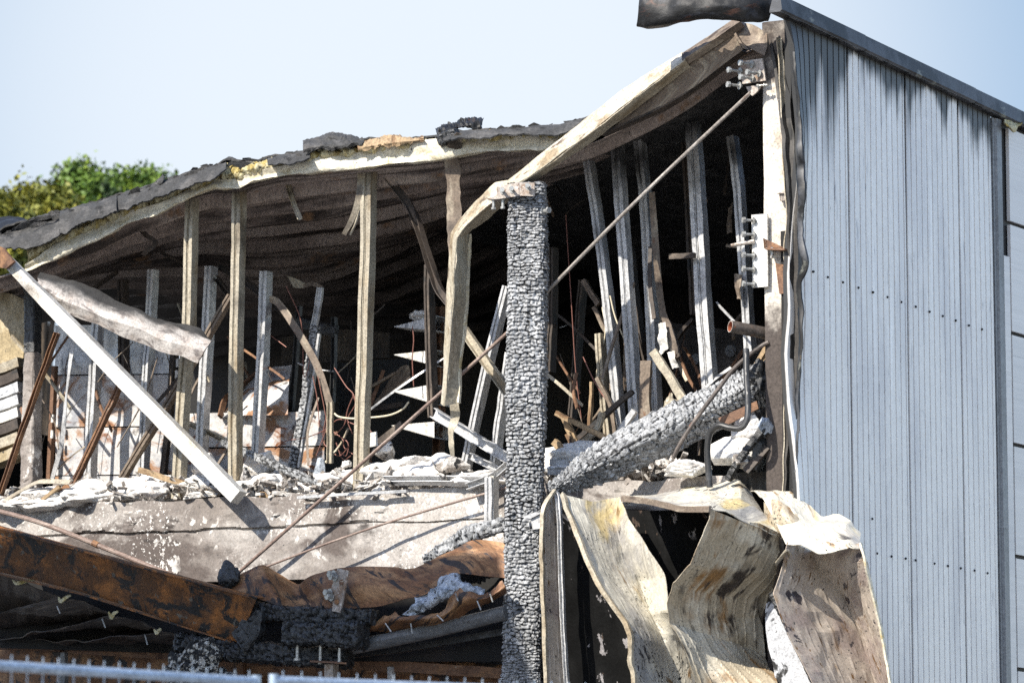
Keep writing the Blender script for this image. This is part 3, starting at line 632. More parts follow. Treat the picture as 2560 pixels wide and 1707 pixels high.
# lumpy foam layer bursting out between fascia and felt
fo = []
fx = np.linspace(70, 1480, 120)
for t in (0, .25, .5, .75, 1):
    fo.append([F((x, curve(lowpx, x) - fh(x) * .75 + t * ((curve(toppx, x) + 5 if 572 < x < 672 or 772 < x < 1106 else curve(feltlow, x) - 9) - curve(lowpx, x) + fh(x) * .75)), .30 - .05 * math.sin(t * 3.14)) for x in fx])
mk('insulation', sheet(fo, 620, 40, .02, (.024, 26), None, 'cc', 11), 'foam', roof, smooth=50)
fl_ = []; fr2 = random.Random(3)
for _ in range(150):
    x = fr2.uniform(-40, 1470); t = fr2.random() ** 2
    p = F((x, curve(toppx, x) - 2 + t * 16), .22 + fr2.uniform(0, .25)); a_ = nz(R_ + V_ * fr2.gauss(0, .3) + UP * fr2.gauss(.15, .25)); b_ = nz(np.cross(a_, UP * .4 + V_ * fr2.gauss(.6, .4))); w_, h_ = fr2.uniform(.03, .13), fr2.uniform(.01, .04)
    n_ = 7; cc = np.array([[fr2.uniform(.5, 1.1) * math.cos(6.283 * i / n_), fr2.uniform(.4, 1.2) * math.sin(6.283 * i / n_)] for i in range(n_)])
    fl_.append(prism([p + a_ * c[0] * w_ + b_ * c[1] * h_ for c in cc], np.cross(a_, b_) * .006))
mk('felt_flakes', join(*fl_), 'felt', roof, smooth=0)
# torn pieces lying on the roof edge: each its own thing
def slab(k, top, bot, off, thick, m, label, seed, name='felt_piece', cat_='roof scrap', amp=.015, grp=None):
    ctrl = [[F(px(k, x, y), off + thick) for x, y in top], [F(px(k, x, y), off + thick * .4) for x, y in top],
            [F(px(k, x, (y + y2) / 2), off) for (x, y), (_, y2) in zip(top, bot)], [F(px(k, x, y), off) for x, y in bot]]
    return one(name, sheet(ctrl, 80, 20, .012, (amp, 22), None, 'cc', seed, edge=amp * 1.6, ridge=.05), m, label, cat_, grp)
slab(2, [(500, 352), (660, 305), (860, 300), (960, 325)], [(505, 410), (620, 385), (700, 400), (800, 360)], .18, .5, 'felt', 'grey-brown torn roofing slab lying on the roof edge left of centre', 1)
slab(2, [(640, 315), (720, 268), (800, 300), (890, 310)], [(650, 330), (730, 310), (800, 325), (880, 330)], .3, .3, 'felt', 'small curled black felt scrap atop the grey-brown roofing slab', 2)
slab(2, [(1540, 250), (1700, 190), (1760, 150), (1840, 155), (1900, 175)], [(1560, 262), (1720, 225), (1800, 222), (1850, 220), (1910, 200)], .35, .4, 'gutter', 'jagged black charred felt sticking up at the roof crest', 3, amp=.03)
slab(2, [(1110, 300), (1130, 282), (1160, 300)], [(1110, 315), (1130, 312), (1165, 315)], .35, .1, 'gutter', 'tiny black felt spike on the roof between the two larger torn pieces', 4)
slab(1, [(1155, 520), (1200, 480), (1285, 430)], [(1165, 545), (1230, 530), (1270, 505)], .22, .12, 'felt', 'curled black felt tab on the left roof slope below the trees', 5)
slab(2, [(930, 330), (1100, 315), (1250, 305), (1440, 300)], [(940, 400), (1100, 365), (1250, 345), (1440, 318)], .2, .3, 'wood', 'brown scorched board lying along the roof edge at the crest', 6, name='roof_board')
one('felt_piece', charbeam(FZ(2, [(1560, 330), (1620, 290), (1700, 270)], .2), .09, .06, cs=.05, seed=12), 'chardark', 'short black charred roof edge stub beside the hanging brown flashing', 'roof scrap')
# left end: second roof lump behind
one('roof_offcut', sheet(np.array([[F(px(1, x, y), o) for x, y, o in r] for r in ([(-80, 800, 3), (30, 775, 3), (130, 775, 3), (205, 800, 3)], [(-80, 880, 2.6), (30, 850, 2.6), (130, 840, 2.6), (205, 830, 2.6)])]), 20, 10, .02, (.02, 6)), 'gutter', 'curled dark roof sheet end behind the left roof slope', 'roof scrap')

# =================================================================== eaves beam: long pale channel bent at a knee
beam = thing('eaves_beam', F((1300, 440), 0) * [1, 1, 0] + UP * 6, 'long pale steel channel rising diagonally to the right, bent down at a knee', 'beam')
st = [(3, (1440, 372), (1465, 430), (1500, 485), .06, -.05, .06), (3, (1250, 490), (1290, 560), (1320, 612), .05, -.06, .06), (3, (1000, 655), (1030, 755), (1060, 815), .04, -.07, .06), (3, (740, 850), (780, 945), (840, 975), .03, -.08, .06),
      (3, (500, 1040), (560, 1120), (640, 1120), .02, -.09, .06), (3, (200, 1285), (280, 1310), (390, 1290), .0, -.1, .06), (2, (2000, 650), (2030, 770), (2090, 810), 0, -.11, .06), (2, (1850, 795), (1880, 890), (1960, 915), 0, -.11, .06), (2, (1722, 945), (1765, 1000), (1830, 1015), 0, -.11, .07),
      (2, (1655, 1045), (1708, 1090), (1802, 1050), .0, -.11, .1), (2, (1648, 1200), (1697, 1200), (1806, 1160), .02, -.1, .14), (2, (1630, 1400), (1682, 1400), (1782, 1400), .03, -.1, .14), (6, (1372, 150), (1415, 150), (1492, 100), .03, -.09, .14), (6, (1352, 450), (1388, 450), (1474, 400), .05, -.06, .14), (6, (1345, 700), (1368, 700), (1446, 690), .06, -.02, .12), (6, (1334, 865), (1352, 880), (1440, 862), .07, .0, .1)]
mk('cap', sheet(np.array([[F(px(k, *a), oa), F(px(k, *b), ob)] for k, a, b, c_, oa, ob, oc in st]), 8, 130, .007, (.006, 5), None, 'll', 2, ridge=.014), 'capsteel', beam, smooth=14)
mk('web', sheet(np.array([[F(px(k, *b), ob), F(px(k, (b[0] + c_[0]) / 2, (b[1] + c_[1]) / 2), (ob + oc) / 2), F(px(k, *c_), oc)] for k, a, b, c_, oa, ob, oc in st]), 12, 130, .007, (.008, 5), None, 'll', 3, ridge=.02), 'cream', beam, smooth=14)
mk('lip', sweep(cat(np.array([F(px(k, *c_), oc - .01) for k, a, b, c_, oa, ob, oc in st[9:]]), 40), rect(.02, .03), jitter=.008, scale=[.5, 1, 1.3, 1, 1]), 'fascia', beam)
# deep web length near the top and its lapped upper piece
beam2 = thing('eaves_beam', F((1760, 170), .1) * [1, 1, 0] + UP * 7.5, 'deep brown steel channel under the upper end of the diagonal beam', 'beam')
mk('web', sheet(np.array([FZ(3, r) for r in ([(960, 790, .1), (1240, 610, .08), (1500, 440, .05), (1690, 275, .04), (1800, 205, .04)], [(1030, 835, .11), (1270, 690, .1), (1510, 560, .08), (1720, 400, .06), (1840, 295, .05)], [(900, 945, .12), (1285, 765, .12), (1530, 620, .1), (1730, 465, .08), (1878, 355, .06)])]), 50, 12, .006, (.01, 5), None, 'cl', 3), 'brown', beam2)
mk('flange', sweep(cat(FZ(3, [(880, 960, .16), (1285, 780, .16), (1530, 632, .15), (1878, 362, .12)]), 30), rect(.02, .09), jitter=.004), 'dark', beam2)
mk('end_plate', prism(FZ(3, [(1800, 232), (1872, 345), (1892, 352), (1815, 222)], .03), V_ * .1), 'brown', beam2)
one('beam_sleeve', sweep(cat(FZ(3, [(1455, 425, .02), (1650, 300, .03), (1870, 150, .05)]), 20), [(-.05, -.03), (.045, -.03), (.045, .03), (-.05, .03)], n=nz(-V_ * .7 + UP * .6), jitter=.003), 'brown', 'brown upper sleeve length lapped onto the diagonal beam under the burnt gutter', 'beam')
one('end_bracket', sheet(np.array([FZ(3, r) for r in ([(1860, 165, .12), (1960, 185, .12), (2046, 240, .1)], [(1840, 200, .08), (1940, 270, .1), (2046, 330, .08)], [(1800, 220, .06), (1900, 330, .06), (2030, 400, .06)])]), 20, 16, .006, (.012, 6)), 'brown', 'folded brown steel bracket joining the diagonal beam to the column head', 'bracket')
# =================================================================== burnt gutter overhanging at the top
gt = [[(1138, -60, -.42), (1300, -60, -.42), (1500, -60, -.42), (1700, -60, -.4), (1900, -50, -.3), (2100, -30, -.1)],
      [(1140, 40, -.46), (1300, 50, -.46), (1500, 40, -.46), (1700, 40, -.42), (1900, 40, -.32), (2100, 20, -.1)],
      [(1120, 150, -.44), (1230, 165, -.45), (1430, 130, -.44), (1600, 118, -.4), (1870, 120, -.3), (2060, 110, -.1)],
      [(1118, 186, -.40), (1240, 192, -.38), (1440, 160, -.38), (1560, 150, -.34), (1880, 146, -.24), (2055, 152, -.06)],
      [(1150, 175, -.25), (1260, 170, -.22), (1440, 135, -.2), (1600, 130, -.18), (1880, 138, -.1), (2050, 140, 0)]]
one('gutter', sheet(np.array([FZ(3, r) for r in gt]), 90, 34, .006, (.012, 6), None, 'cc', 6, edge=.02, ridge=.04), 'gutter', 'scorched black gutter length jutting out at the top beside the wall', 'gutter')

# =================================================================== charred post and its head bracket
postp = np.array([F((1316, 462), -.02), F((1318, 700), -.02), F((1317, 1000), -.03), F((1312, 1300), -.04), F((1307, 1600), -.05), F((1303, 1900), -.06)])
pn = np.array([-.12, -1, 0.])
post = thing('charred_post', postp[-1] * [1, 1, 0], 'thick upright timber post charred into silvery scales, standing at centre', 'post')
gb_ = postp[-1].copy(); gb_[2] = .0
mk('timber', charbeam(np.vstack([postp, gb_]), .285, .22, n=pn, seed=21, amp=.014, cs=.036, ca=.056, rough=.016, step=.0075, taper=[.95, 1, 1.01, 1, 1.01, 1, 1, 1]), 'char', post, smooth=55)
hb = thing('post_bracket', F((1290, 475), -.2), 'folded rusty steel bracket bolted on the head of the charred post', 'bracket')
q = FZ(3, [(118, 1330), (275, 1300), (285, 1395), (120, 1420)], -.2)
hbp = mk('plate', prism(q, V_ * .012), 'plate', hb)
q = FZ(3, [(277, 1302, -.2), (388, 1302, -.16), (388, 1398, -.16), (287, 1396, -.2)]); mk('plate', prism(q, V_ * .012), 'plate', hb)
q = FZ(3, [(50, 1415, -.18), (118, 1405, -.2), (120, 1420, -.2), (55, 1424, -.18)]); mk('flange', prism(q, V_ * .12), 'plate', hb)
def boltg(p, d, L, r=.012, head=.02, hl=.014):
    d = nz(np.asarray(d, float)); p = np.asarray(p, float); n = UP if abs(d[2]) < .9 else -V_
    return join(sweep([p - d * .02, p + d * L], circ(r, 8), n=n), sweep([p + d * (L - hl), p + d * L * 1.0 + d * .002], circ(head, 6), n=n), sweep([p + d * .001, p + d * .005], circ(head * 1.25, 10), n=n))
for (x, y) in ((165, 1366), (232, 1356), (345, 1335)):
    p = F(px(3, x, y), -.2); mk('bolt', boltg(p, nz(-V_ + R_ * .5), .085), 'bolt', hbp)
for (x, y) in ((97, 1425), (163, 1420)):
    p = F(px(3, x, y), -.16); mk('bolt', boltg(p, -UP, .075), 'bolt', hbp)
one('bolt_stub', boltg(F(px(3, 455, 1505), -.14), nz(R_ - V_ * .3), .06, .014, .026), 'bolt', 'lone bolt head sticking out of the charred post side near its top', 'bolt')
one('nail_plate', join(prism(FZ(11, [(150, 400), (215, 410), (290, 372), (250, 365)], -.21), V_ * .05), prism(FZ(11, [(215, 412), (292, 375), (285, 480), (230, 488)], -.19), V_ * .01)), 'galv', 'small bent galvanised plate fixed low on the charred post', 'bracket')

# =================================================================== bracket plates on the column
b1 = thing('column_bracket', F((1880, 190), .05), 'square steel plate with protruding bolts at the column head above the rod', 'bracket')
b1p = mk('plate', prism(FZ(3, [(1850, 438), (2012, 418), (2036, 575), (1870, 600)], .04), V_ * .02), 'plate', b1)
for (x, y) in ((1830, 515), (1912, 465), (1915, 565), (1825, 618), (1965, 530)):
    mk('bolt', boltg(F(px(3, x + 25, y - 6), .03), nz(-V_ - R_ * .55), .11, .011, .024, .02), 'bolt', b1p)
mk('rod_lug', prism(FZ(3, [(1895, 620), (2005, 605), (1975, 655), (1940, 685), (1915, 660)], .02), V_ * .014), 'plate', b1)
mk('pin', boltg(F(px(3, 2030, 610), .02), -R_ - V_ * .2, .06, .01, .014), 'bolt', b1)
b2 = thing('column_bracket', F((1900, 620), .05), 'tall pale steel plate with a column of bolts halfway up the corner', 'bracket')
b2p = mk('plate', prism(FZ(7, [(1210, 78), (1292, 72), (1294, 452), (1216, 458)], .06), V_ * .018), 'white', b2)
for y in (108, 182, 290, 362, 440):
    mk('bolt', boltg(F(px(7, 1222, y), .05), nz(-V_ - R_ * .85), .09, .011, .024, .02), 'bolt', b2p)
mk('pin', sweep([F(px(7, 1225, 216), .04), F(px(7, 1104, 238), .0)], circ(.018, 8), n=UP, scale=[1, .7]), 'plate', b2)
b3 = thing('angle_bracket', F((1935, 620), .02), 'small rusty angle bracket on the column face beside the bolted plate', 'bracket')
mk('plate', prism(FZ(7, [(1270, 198), (1380, 250), (1275, 250)], .06), V_ * .012), 'rust', b3)
mk('shelf', prism(FZ(7, [(1272, 250), (1382, 252), (1382, 262), (1285, 260)], -.02), V_ * .1), 'rust', b3)
mk('hanger', prism(FZ(7, [(1335, 330), (1385, 340), (1385, 488), (1355, 490)], .05), V_ * .02), 'rust', b3)
mk('bolt', boltg(F(px(7, 1318, 262), .03), -UP, .06, .012, .018), 'bolt', b3)
one('vent_clip', join(*[prism(FZ(8, [(x, 68), (x + 7, 68), (x + 7, 108), (x, 108)], .06), V_ * .02) for x in (100, 111, 122)], prism(FZ(8, [(80, 64), (130, 62), (130, 70), (80, 70)], .04), V_ * .05)), 'plate', 'tiny slotted metal clip on the upper column face', 'clip')
# rods
rod = thing('brace_rod', F((1370, 730), .1), 'long grey steel tie rod running diagonally from column head to behind the post', 'rod')
mk('shaft', tube([F(px(3, 1935, 655), .03), F((1600, 494), .06), F((1345, 752), .1), F((1300, 800), .1)], .0145, 10), 'rodgrey', rod)
rod2 = thing('brace_rod', F((900, 1160), .12), 'long brown tie rod crossing the opening down to the block wall', 'rod')
mk('shaft', tube([F((1320, 778), .12), F((1272, 828), .13), F((936, 1130), .16), F((590, 1436), .18)], .0145, 10), 'redox', rod2)
rod3 = thing('brace_rod', F((900, 1350), .2), 'thin brown rod across the face of the pale block wall', 'rod')
mk('shaft', tube(FZ(10, [(2110, 55, .28), (1960, 95, .24), (1300, 290, .2), (800, 460, .15), (330, 640, .1)]), .0095, 8), 'redox', rod3)
rod4 = thing('long_pipe', F((250, 1340), 0), 'reddish steel pipe sloping in front of the block wall at left', 'pipe')
mk('pipe_body', tube(FZ(9, [(-60, 225, .12), (300, 325, .1), (740, 495, .1), (1220, 690, .08), (1420, 765, .08)]), .021, 10), 'redox', rod4)
mk('coupling', sweep(FZ(9, [(720, 484, .1), (762, 504, .1)]), circ(.027, 10), n=UP), 'rust', rod4)

# =================================================================== steel studs
studs = []
def stud(k, pts, off, wpx, m, label, d=.09, group='steel studs standing in the opening', prof='s', twist=None, nm='steel_stud', scale=None, catg='stud', n=None, res=16, extend=0, jit=.004, sooty=None):
    P = FZ(k, pts, off)
    if extend: P = np.vstack([P, P[-1] + nz(P[-1] - P[-2]) * extend])
    w = wpx / ZM[k][2] * PXM * (1 + max(0, off) * .02)
    pr = {'s': studprof(w, d), 'r': rect(w, d), 'f': rect(w, .006), 'c': cprof(w, d)}[prof]
    path = cat(P, res, 'l' if len(P) == 2 else 'c')
    g_ = sweep(path, pr, n=n, twist=twist, scale=scale, jitter=jit, seed=int(P[0][0] * 1000) % 97)
    if sooty is None: sooty = .45 if off < .8 else .42  # roof shade put into the stud colour: darker tops, over random grime
    rows_ = len(path); M_ = len(pr) + 1; sd_ = int(abs(P[0][0]) * 977) % 89
    zr = np.array(path)[:, 2]; at_ = []
    for i in range(rows_):
        zz = (zr[i] - 4.9) / 2.0; at_ += [float(np.clip(sooty * zz - .12 + .35 * vnoise(np.array([i * .55, sd_, 0.])), -.3, .9))] * M_
    return tag(mk(nm, g_ + (at_,), m), label, catg, group)
FS = 'steel studs standing along the front of the opening'
stud(5, [(1158, -370), (1140, 400), (1110, 800), (1075, 1440)], .5, 66, 'cream', 'brown-cream steel stud leaning left, third full-height stud from the charred post', group=FS)
stud(5, [(1445, -440), (1437, 0), (1424, 700), (1418, 1400)], .5, 66, 'cream', 'straight cream steel stud just right of the white beam crossing, under the foam edge', group=FS)
stud(6, [(900, -560), (890, 0), (868, 700), (846, 1410)], .5, 74, 'cream', 'tall straight pale stud alone in the middle of the opening', group=FS)
SS = 'steel studs in the second row'
stud(5, [(606, 250), (585, 500), (562, 900), (540, 1400)], 1.15, 58, 'galv', 'bright galvanised stud in front of rusty panels, leftmost of the second row', group=SS, extend=.4)
stud(5, [(925, 60), (905, 500), (885, 800), (868, 1260)], 1.2, 46, 'galv', 'narrow stud behind the charred flashing, top tinted dark as shade, silvery foot', group=SS, extend=.4)
stud(5, [(1275, 40), (1250, 500), (1215, 1160)], 1.2, 58, 'galv', 'blue-grey stud ending beside the bent grey strip, right of the flashing tip', group=SS, extend=.4)
stud(5, [(1605, 70), (1590, 500), (1540, 1390)], 1.2, 58, 'galv', 'silvery stud in front of the curved metal sheet', group=SS, extend=.3)
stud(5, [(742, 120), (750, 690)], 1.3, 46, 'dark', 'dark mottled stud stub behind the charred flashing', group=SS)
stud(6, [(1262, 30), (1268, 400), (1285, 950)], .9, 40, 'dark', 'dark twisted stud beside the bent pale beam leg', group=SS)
stud(6, [(1735, 160), (1600, 700), (1470, 1310)], .8, 44, 'galv', 'galvanised stud leaning right against the charred post, upper of two', group='studs leaning at the charred post', extend=.2)
stud(6, [(1752, 560), (1700, 900), (1660, 1220)], .7, 40, 'galv', 'short galvanised stud half hidden behind the charred post', group='studs leaning at the charred post', extend=.2)
RS = 'studs leaning in the dark right-hand bay'
stud(7, [(360, -200), (400, 60), (450, 420), (495, 850), (535, 1290)], 1.2, 44, 'galv', 'slim leaning stud nearest the charred post in the right bay', group=RS)
stud(7, [(505, -340), (530, 20), (565, 500), (615, 1250)], 1.1, 54, 'galv', 'bright leaning stud, second from the charred post in the right bay', group=RS)
stud(7, [(620, -340), (658, 20), (690, 600), (716, 1215)], 1.3, 50, 'galv', 'leaning stud with torn lower flange, third from the charred post', group=RS)
stud(7, [(905, -400), (932, 0), (962, 560), (1000, 1040)], 1.2, 70, 'galv', 'widest leaning stud in the right bay, bright foot above the fallen beam', group=RS)
stud(7, [(1110, -330), (1150, 0), (1205, 800)], 1.3, 44, 'galv', 'grey stud behind the tall bolted plate by the column', group=RS)
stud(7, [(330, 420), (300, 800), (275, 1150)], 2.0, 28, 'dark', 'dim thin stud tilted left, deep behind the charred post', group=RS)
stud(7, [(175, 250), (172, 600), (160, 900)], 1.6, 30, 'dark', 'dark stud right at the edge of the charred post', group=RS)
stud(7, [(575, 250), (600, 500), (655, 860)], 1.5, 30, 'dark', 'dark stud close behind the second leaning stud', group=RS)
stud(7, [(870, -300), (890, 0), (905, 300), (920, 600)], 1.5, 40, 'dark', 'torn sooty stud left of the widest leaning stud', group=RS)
stud(7, [(690, -40), (705, 200), (740, 560), (790, 700), (815, 880)], 1.1, 36, 'brown', 'torn brown strip twisted round the third leaning stud', prof='f', twist=[0, .4, .9, .2, .8], nm='torn_strip', group=RS, catg='strip')
stud(7, [(420, 700), (440, 1000), (470, 1260)], 1.3, 34, 'cream', 'short cream stud foot among the splinters near the post', group=RS)

# =================================================================== loose bars and strips
def bar(k, pts, off, wpx, m, label, d=.05, prof='c', **kw):
    return stud(k, pts, off, wpx, m, label, d=d, prof=prof, group=None, nm=kw.pop('nm', 'steel_bar'), catg=kw.pop('catg', 'bar'), **kw)
bar(5, [(18, -20, -.15), (1440, 1432, .1)], 0, 88, 'white', 'broad white steel channel falling diagonally from the roof corner to the wall', prof='r', d=.12, scale=[.75, 1, 1.05, 1.1], nm='fallen_beam', catg='beam', n=nz(-V_ + R_ * .2))
one('joint_plate', prism(FZ(1, [(-40, 980), (20, 1000), (110, 1110), (45, 1165), (-40, 1150)], -.24), V_ * .03), 'rust', 'rusty plate end with a bolt hole at the left frame edge', 'plate')
bar(5, [(1395, 215), (1080, 760), (640, 1475)], .8, 42, 'brown', 'long brown brace slanting left behind the white fallen channel', prof='s', d=.06, nm='steel_brace', catg='brace')
bar(5, [(735, 735), (410, 1425)], .9, 36, 'rust', 'short rusty brace slanting left, ending under the white channel', prof='s', d=.05, nm='steel_brace', catg='brace')
bar(5, [(345, 440), (180, 900), (0, 1420)], .6, 30, 'rust', 'rust-brown bent bar leaning right at the far left', prof='c', nm='steel_brace', catg='brace')
bar(5, [(445, 460), (400, 820), (375, 1080), (315, 1320)], 1.0, 30, 'galv', 'thin buckled galvanised bar in front of rusty panels', prof='f', twist=[.3, -.6, .8, 0], nm='bent_strip', catg='strip')
bar(5, [(-20, 1480), (200, 1350), (290, 1335), (420, 1340)], .3, 44, 'cream', 'bent cream strip lying on the wall top at far left', prof='f', nm='bent_strip', catg='strip', n=nz(UP - V_))
bar(5, [(220, 1475), (360, 1365)], .3, 22, 'wood', 'small brown splinter propped on the wall top at left', prof='r', d=.03, nm='wood_splinter', catg='wood')
bar(5, [(840, 1265), (1090, 1340), (1400, 1400), (1720, 1420)], .45, 36, 'wood', 'long scorched lath lying along the rubble behind the white channel foot', prof='r', d=.03, nm='lath', catg='lath')
bar(5, [(1140, 985), (1390, 1105)], 1.2, 34, 'cream', 'pale bar behind the cream stud sloping down to the charred lath', prof='c', nm='steel_bar')
one('charred_lath', charbeam(FZ(6, [(20, 1100, .8), (130, 1150, .7), (640, 1365, .5)]), .055, .05, step=.009, cs=.03, ca=.04, amp=.009, seed=5), 'char', 'slim charred timber lath sloping down right across the rubble', 'timber')
# roof hangers
bar(2, [(362, 600), (410, 770), (472, 935)], .6, 42, 'cream', 'short cream strip dangling from the roof edge left of centre', prof='c', d=.03, twist=[0, .3, .5], nm='hanging_strip', catg='strip')
bar(2, [(935, 535), (940, 690), (900, 880), (815, 1055)], .45, 46, 'cream', 'torn forked strip hanging beside the tall lone stud, left prong', prof='f', twist=[1.2, .2, .3, .3], nm='hanging_strip', catg='strip', scale=[.7, 1.2, 1.1, .8])
bar(2, [(960, 730), (930, 900), (865, 1060)], .5, 30, 'cream', 'narrow right prong of the torn strip beside the lone stud', prof='f', twist=[.6, -.3, .3], nm='hanging_strip', catg='strip', scale=[1.6, 1, .5])
bar(2, [(1085, 520), (1300, 790), (1370, 920), (1440, 1120), (1500, 1310), (1560, 1480), (1640, 1600)], .7, 62, 'dark', 'long dark bent channel hanging from the roof towards the post', prof='c', twist=[.5, .2, -.5, -.2, .4], nm='bent_channel', catg='channel')
bar(2, [(1720, 270, .15), (1690, 340, .2), (1672, 500, .35), (1676, 800, .4), (1678, 1100, .4), (1690, 1400, .35), (1700, 1620, .3)], 0, 128, 'brown', 'broad brown flashing hanging from the roof behind the bent beam knee', prof='f', twist=[.9, .5, .1, .15, -.1, .1], scale=[.5, .8, 1, .98, 1, .9, .7], nm='hanging_flashing', catg='flashing', res=40, jit=.02)
bar(6, [(1412, 560), (1410, 700), (1415, 900), (1400, 1040), (1400, 1180)], .3, 60, 'cream', 'torn cream foot of the hanging flashing left of the post', prof='f', twist=[.2, -.2, .5, -.1, .8], scale=[1.2, 1, .9, .8, .4], nm='hanging_flashing', catg='flashing', res=30, jit=.015)
bar(6, [(1470, 420), (1640, 665), (1745, 810)], .5, 56, 'cream', 'cream channel running down into the charred post from the left', prof='c', nm='steel_bar')
bar(6, [(1285, 920), (1560, 1085), (1745, 1200)], .55, 62, 'galv', 'galvanised channel lying aslant on rubble left of the post', prof='c', nm='steel_bar', jit=.008)
bar(6, [(1510, 1180), (1690, 1265)], .6, 40, 'galv', 'short galvanised offcut below the slanting channel left of the post', prof='c', nm='steel_bar')
bar(6, [(985, 1330), (1300, 1328), (1640, 1335)], .3, 44, 'galv', 'galvanised floor track lying level along the wall top', prof='c', d=.06, nm='floor_track', catg='track', n=nz(UP * .6 - V_))
bar(6, [(470, 1432), (800, 1410), (1130, 1392)], .28, 18, 'galv', 'thin flat strip resting along the block wall edge in the middle', prof='r', d=.03, nm='flat_strip', catg='strip')
bar(6, [(1640, 1305), (1640, 1600)], .18, 58, 'white', 'short white stud standing in front of the block wall beside the post', prof='s', d=.08, nm='steel_stud', catg='stud')
bar(10, [(1985, -20), (1982, 335)], .15, 62, 'galv', 'galvanised stud foot against the wall below the short white stud', prof='s', d=.06, nm='steel_stud', catg='stud')
bar(6, [(1735, 1235), (1640, 1310), (1490, 1365)], .25, 40, 'galv', 'bent silver strip propped from the wall top onto the charred post', prof='c', nm='bent_strip', catg='strip')
bar(1, [(1690, 1130), (1920, 1265), (2195, 1480), (2290, 1560)], 1.3, 62, 'dark', 'grey bent channel sagging across the dark bay beneath the roof', prof='c', d=.05, twist=[0, .3, -.3], nm='bent_channel', catg='channel')
bar(6, [(300, 235), (360, 270), (480, 450), (590, 650), (655, 850), (665, 900)], 1.1, 46, 'brown', 'twisted brown strip curving down to the copper wires', prof='f', twist=[-.5, .3, .7, .2, .4], nm='bent_strip', catg='strip', res=30)
bar(6, [(668, 855), (665, 1000), (662, 1225)], 1.0, 40, 'cream', 'cream strip standing among the copper wires', prof='c', d=.03, nm='bent_strip', catg='strip')
bar(1, [(1690, 1235), (1820, 1400)], 1.2, 44, 'dark', 'small dark brace end meeting the long brown brace top', prof='c', nm='steel_brace', catg='brace')
bar(1, [(1265, 1040), (1460, 1135)], 1.6, 26, 'dark', 'thin dim rail under the roof left of the first cream stud', prof='r', d=.03)
bar(1, [(720, 1330), (920, 1190)], 1.4, 30, 'dark', 'thin dim stick in the dark above the charred flashing', prof='r', d=.03)
bar(1, [(1240, 790), (1120, 850), (1140, 900), (1225, 960), (1160, 1020), (1120, 1060)], .7, 42, 'dark', 'curled brown metal strip dangling from the left roof edge', prof='f', twist=[0, .6, -.4, .5, 1.0], nm='hanging_strip', catg='strip', res=36)
# charred flashing sheet
tag(mk('charred_flashing', sheet(np.array([FZ(5, r) for r in (
    [(245, 78, .25), (430, 128, .28), (560, 180, .28), (680, 240, .3), (860, 298, .3), (1000, 368, .3), (1190, 412, .28), (1262, 470, .25)],
    [(225, 110, .1), (420, 160, .1), (550, 215, .1), (670, 280, .1), (850, 335, .1), (990, 400, .1), (1160, 440, .1), (1276, 490, .1)],
    [(230, 140, .0), (370, 235, 0), (500, 290, 0), (640, 350, 0), (820, 405, 0), (970, 475, 0), (1130, 520, 0), (1240, 555, 0)],
    [(240, 150, .05), (335, 245, .05), (430, 325, .05), (600, 400, .05), (780, 475, .04), (950, 545, .04), (1100, 580, .02), (1200, 622, .02)])]), 110, 26, .008, (.010, 6), None, 'lc', 4, ridge=.035), mat('ash_burnt_flashing', lin(186, 180, 174), [(lin(168, 158, 150), (5, 5, 1), .46, .62), (lin(120, 112, 108), (5, 9, 1), .52, .64, .7), (gy(.3), (50, 50, 1), .6, .7)], .7, bump=(30, .3, .006), soot=(gy(.035), (5, 9, 1))), attr=vpar(110, 26, lambda v, u: 1.5 - 1.9 * v - .3 * u)), 'grey and white burnt flashing hanging at left across the studs', 'flashing')

# =================================================================== left end: column, boards, rust-streaked partition
lc = thing('concrete_pier', F((80, 1200), .9) * [1, 1, 0] + UP * zf, 'slender concrete pier at far left, black at its top and pale below', 'column')
mk('pier_top', charbeam(FZ(5, [(198, 130), (198, 560)], .9), .12, .12, cs=.09, ca=.08, amp=.006, rough=.006, seed=9), 'chardark', lc)
mk('pier_base', charbeam(FZ(5, [(198, 560), (192, 1020), (188, 1500)], .9), .125, .13, cs=.3, ca=.3, amp=.006, rough=.008, seed=10, taper=[.8, 1, 1, 1.15, 1.2]), 'concrete', lc)
one('wall_board', sheet(np.array([FZ(5, r, 1.6) for r in ([(-60, 200), (50, 200), (150, 240)], [(-60, 420), (50, 420), (150, 430)], [(-60, 650), (50, 630), (150, 600)])]), 16, 16, .02, (.02, 4)), 'wallboard', 'scorched yellow board panel at the far left edge', 'board')
for i, (pts, m, lab) in enumerate((([(-60, 690), (60, 655), (150, 620)], 'cream', 'topmost sloping plank end at the far left edge'),
                              ([(-60, 760), (60, 730), (150, 690)], 'dark', 'dark sloping plank end second from the top at far left'),
                              ([(-60, 840), (60, 805), (150, 770)], 'galv', 'pale sloping siding end third from the top at far left'),
                              ([(-60, 915), (60, 880), (150, 845)], 'galv', 'pale siding end in the middle of the far left stack'),
                              ([(-60, 990), (60, 955), (150, 920)], 'white', 'white siding end low in the far left stack'),
                              ([(-60, 1060), (60, 1025), (150, 990)], 'dark', 'dark siding end beneath the white one at far left'),
                              ([(-60, 1140), (60, 1105), (150, 1070)], 'cream', 'cream siding end near the foot of the far left stack'),
                              ([(-60, 1230), (60, 1190), (150, 1150)], 'wallboard', 'yellowish board end at the foot of the far left stack'))):
    bar(5, pts, 1.5 - .04 * i, 66, m, lab, prof='r', d=.2, nm='siding_end', catg='siding', jit=.008)
part = thing('metal_partition', F((300, 1200), 2.1), 'rust-streaked metal partition of stacked panels behind the left studs', 'partition')
prow = [-180, 395, 700, 1015, 1305, 1500]
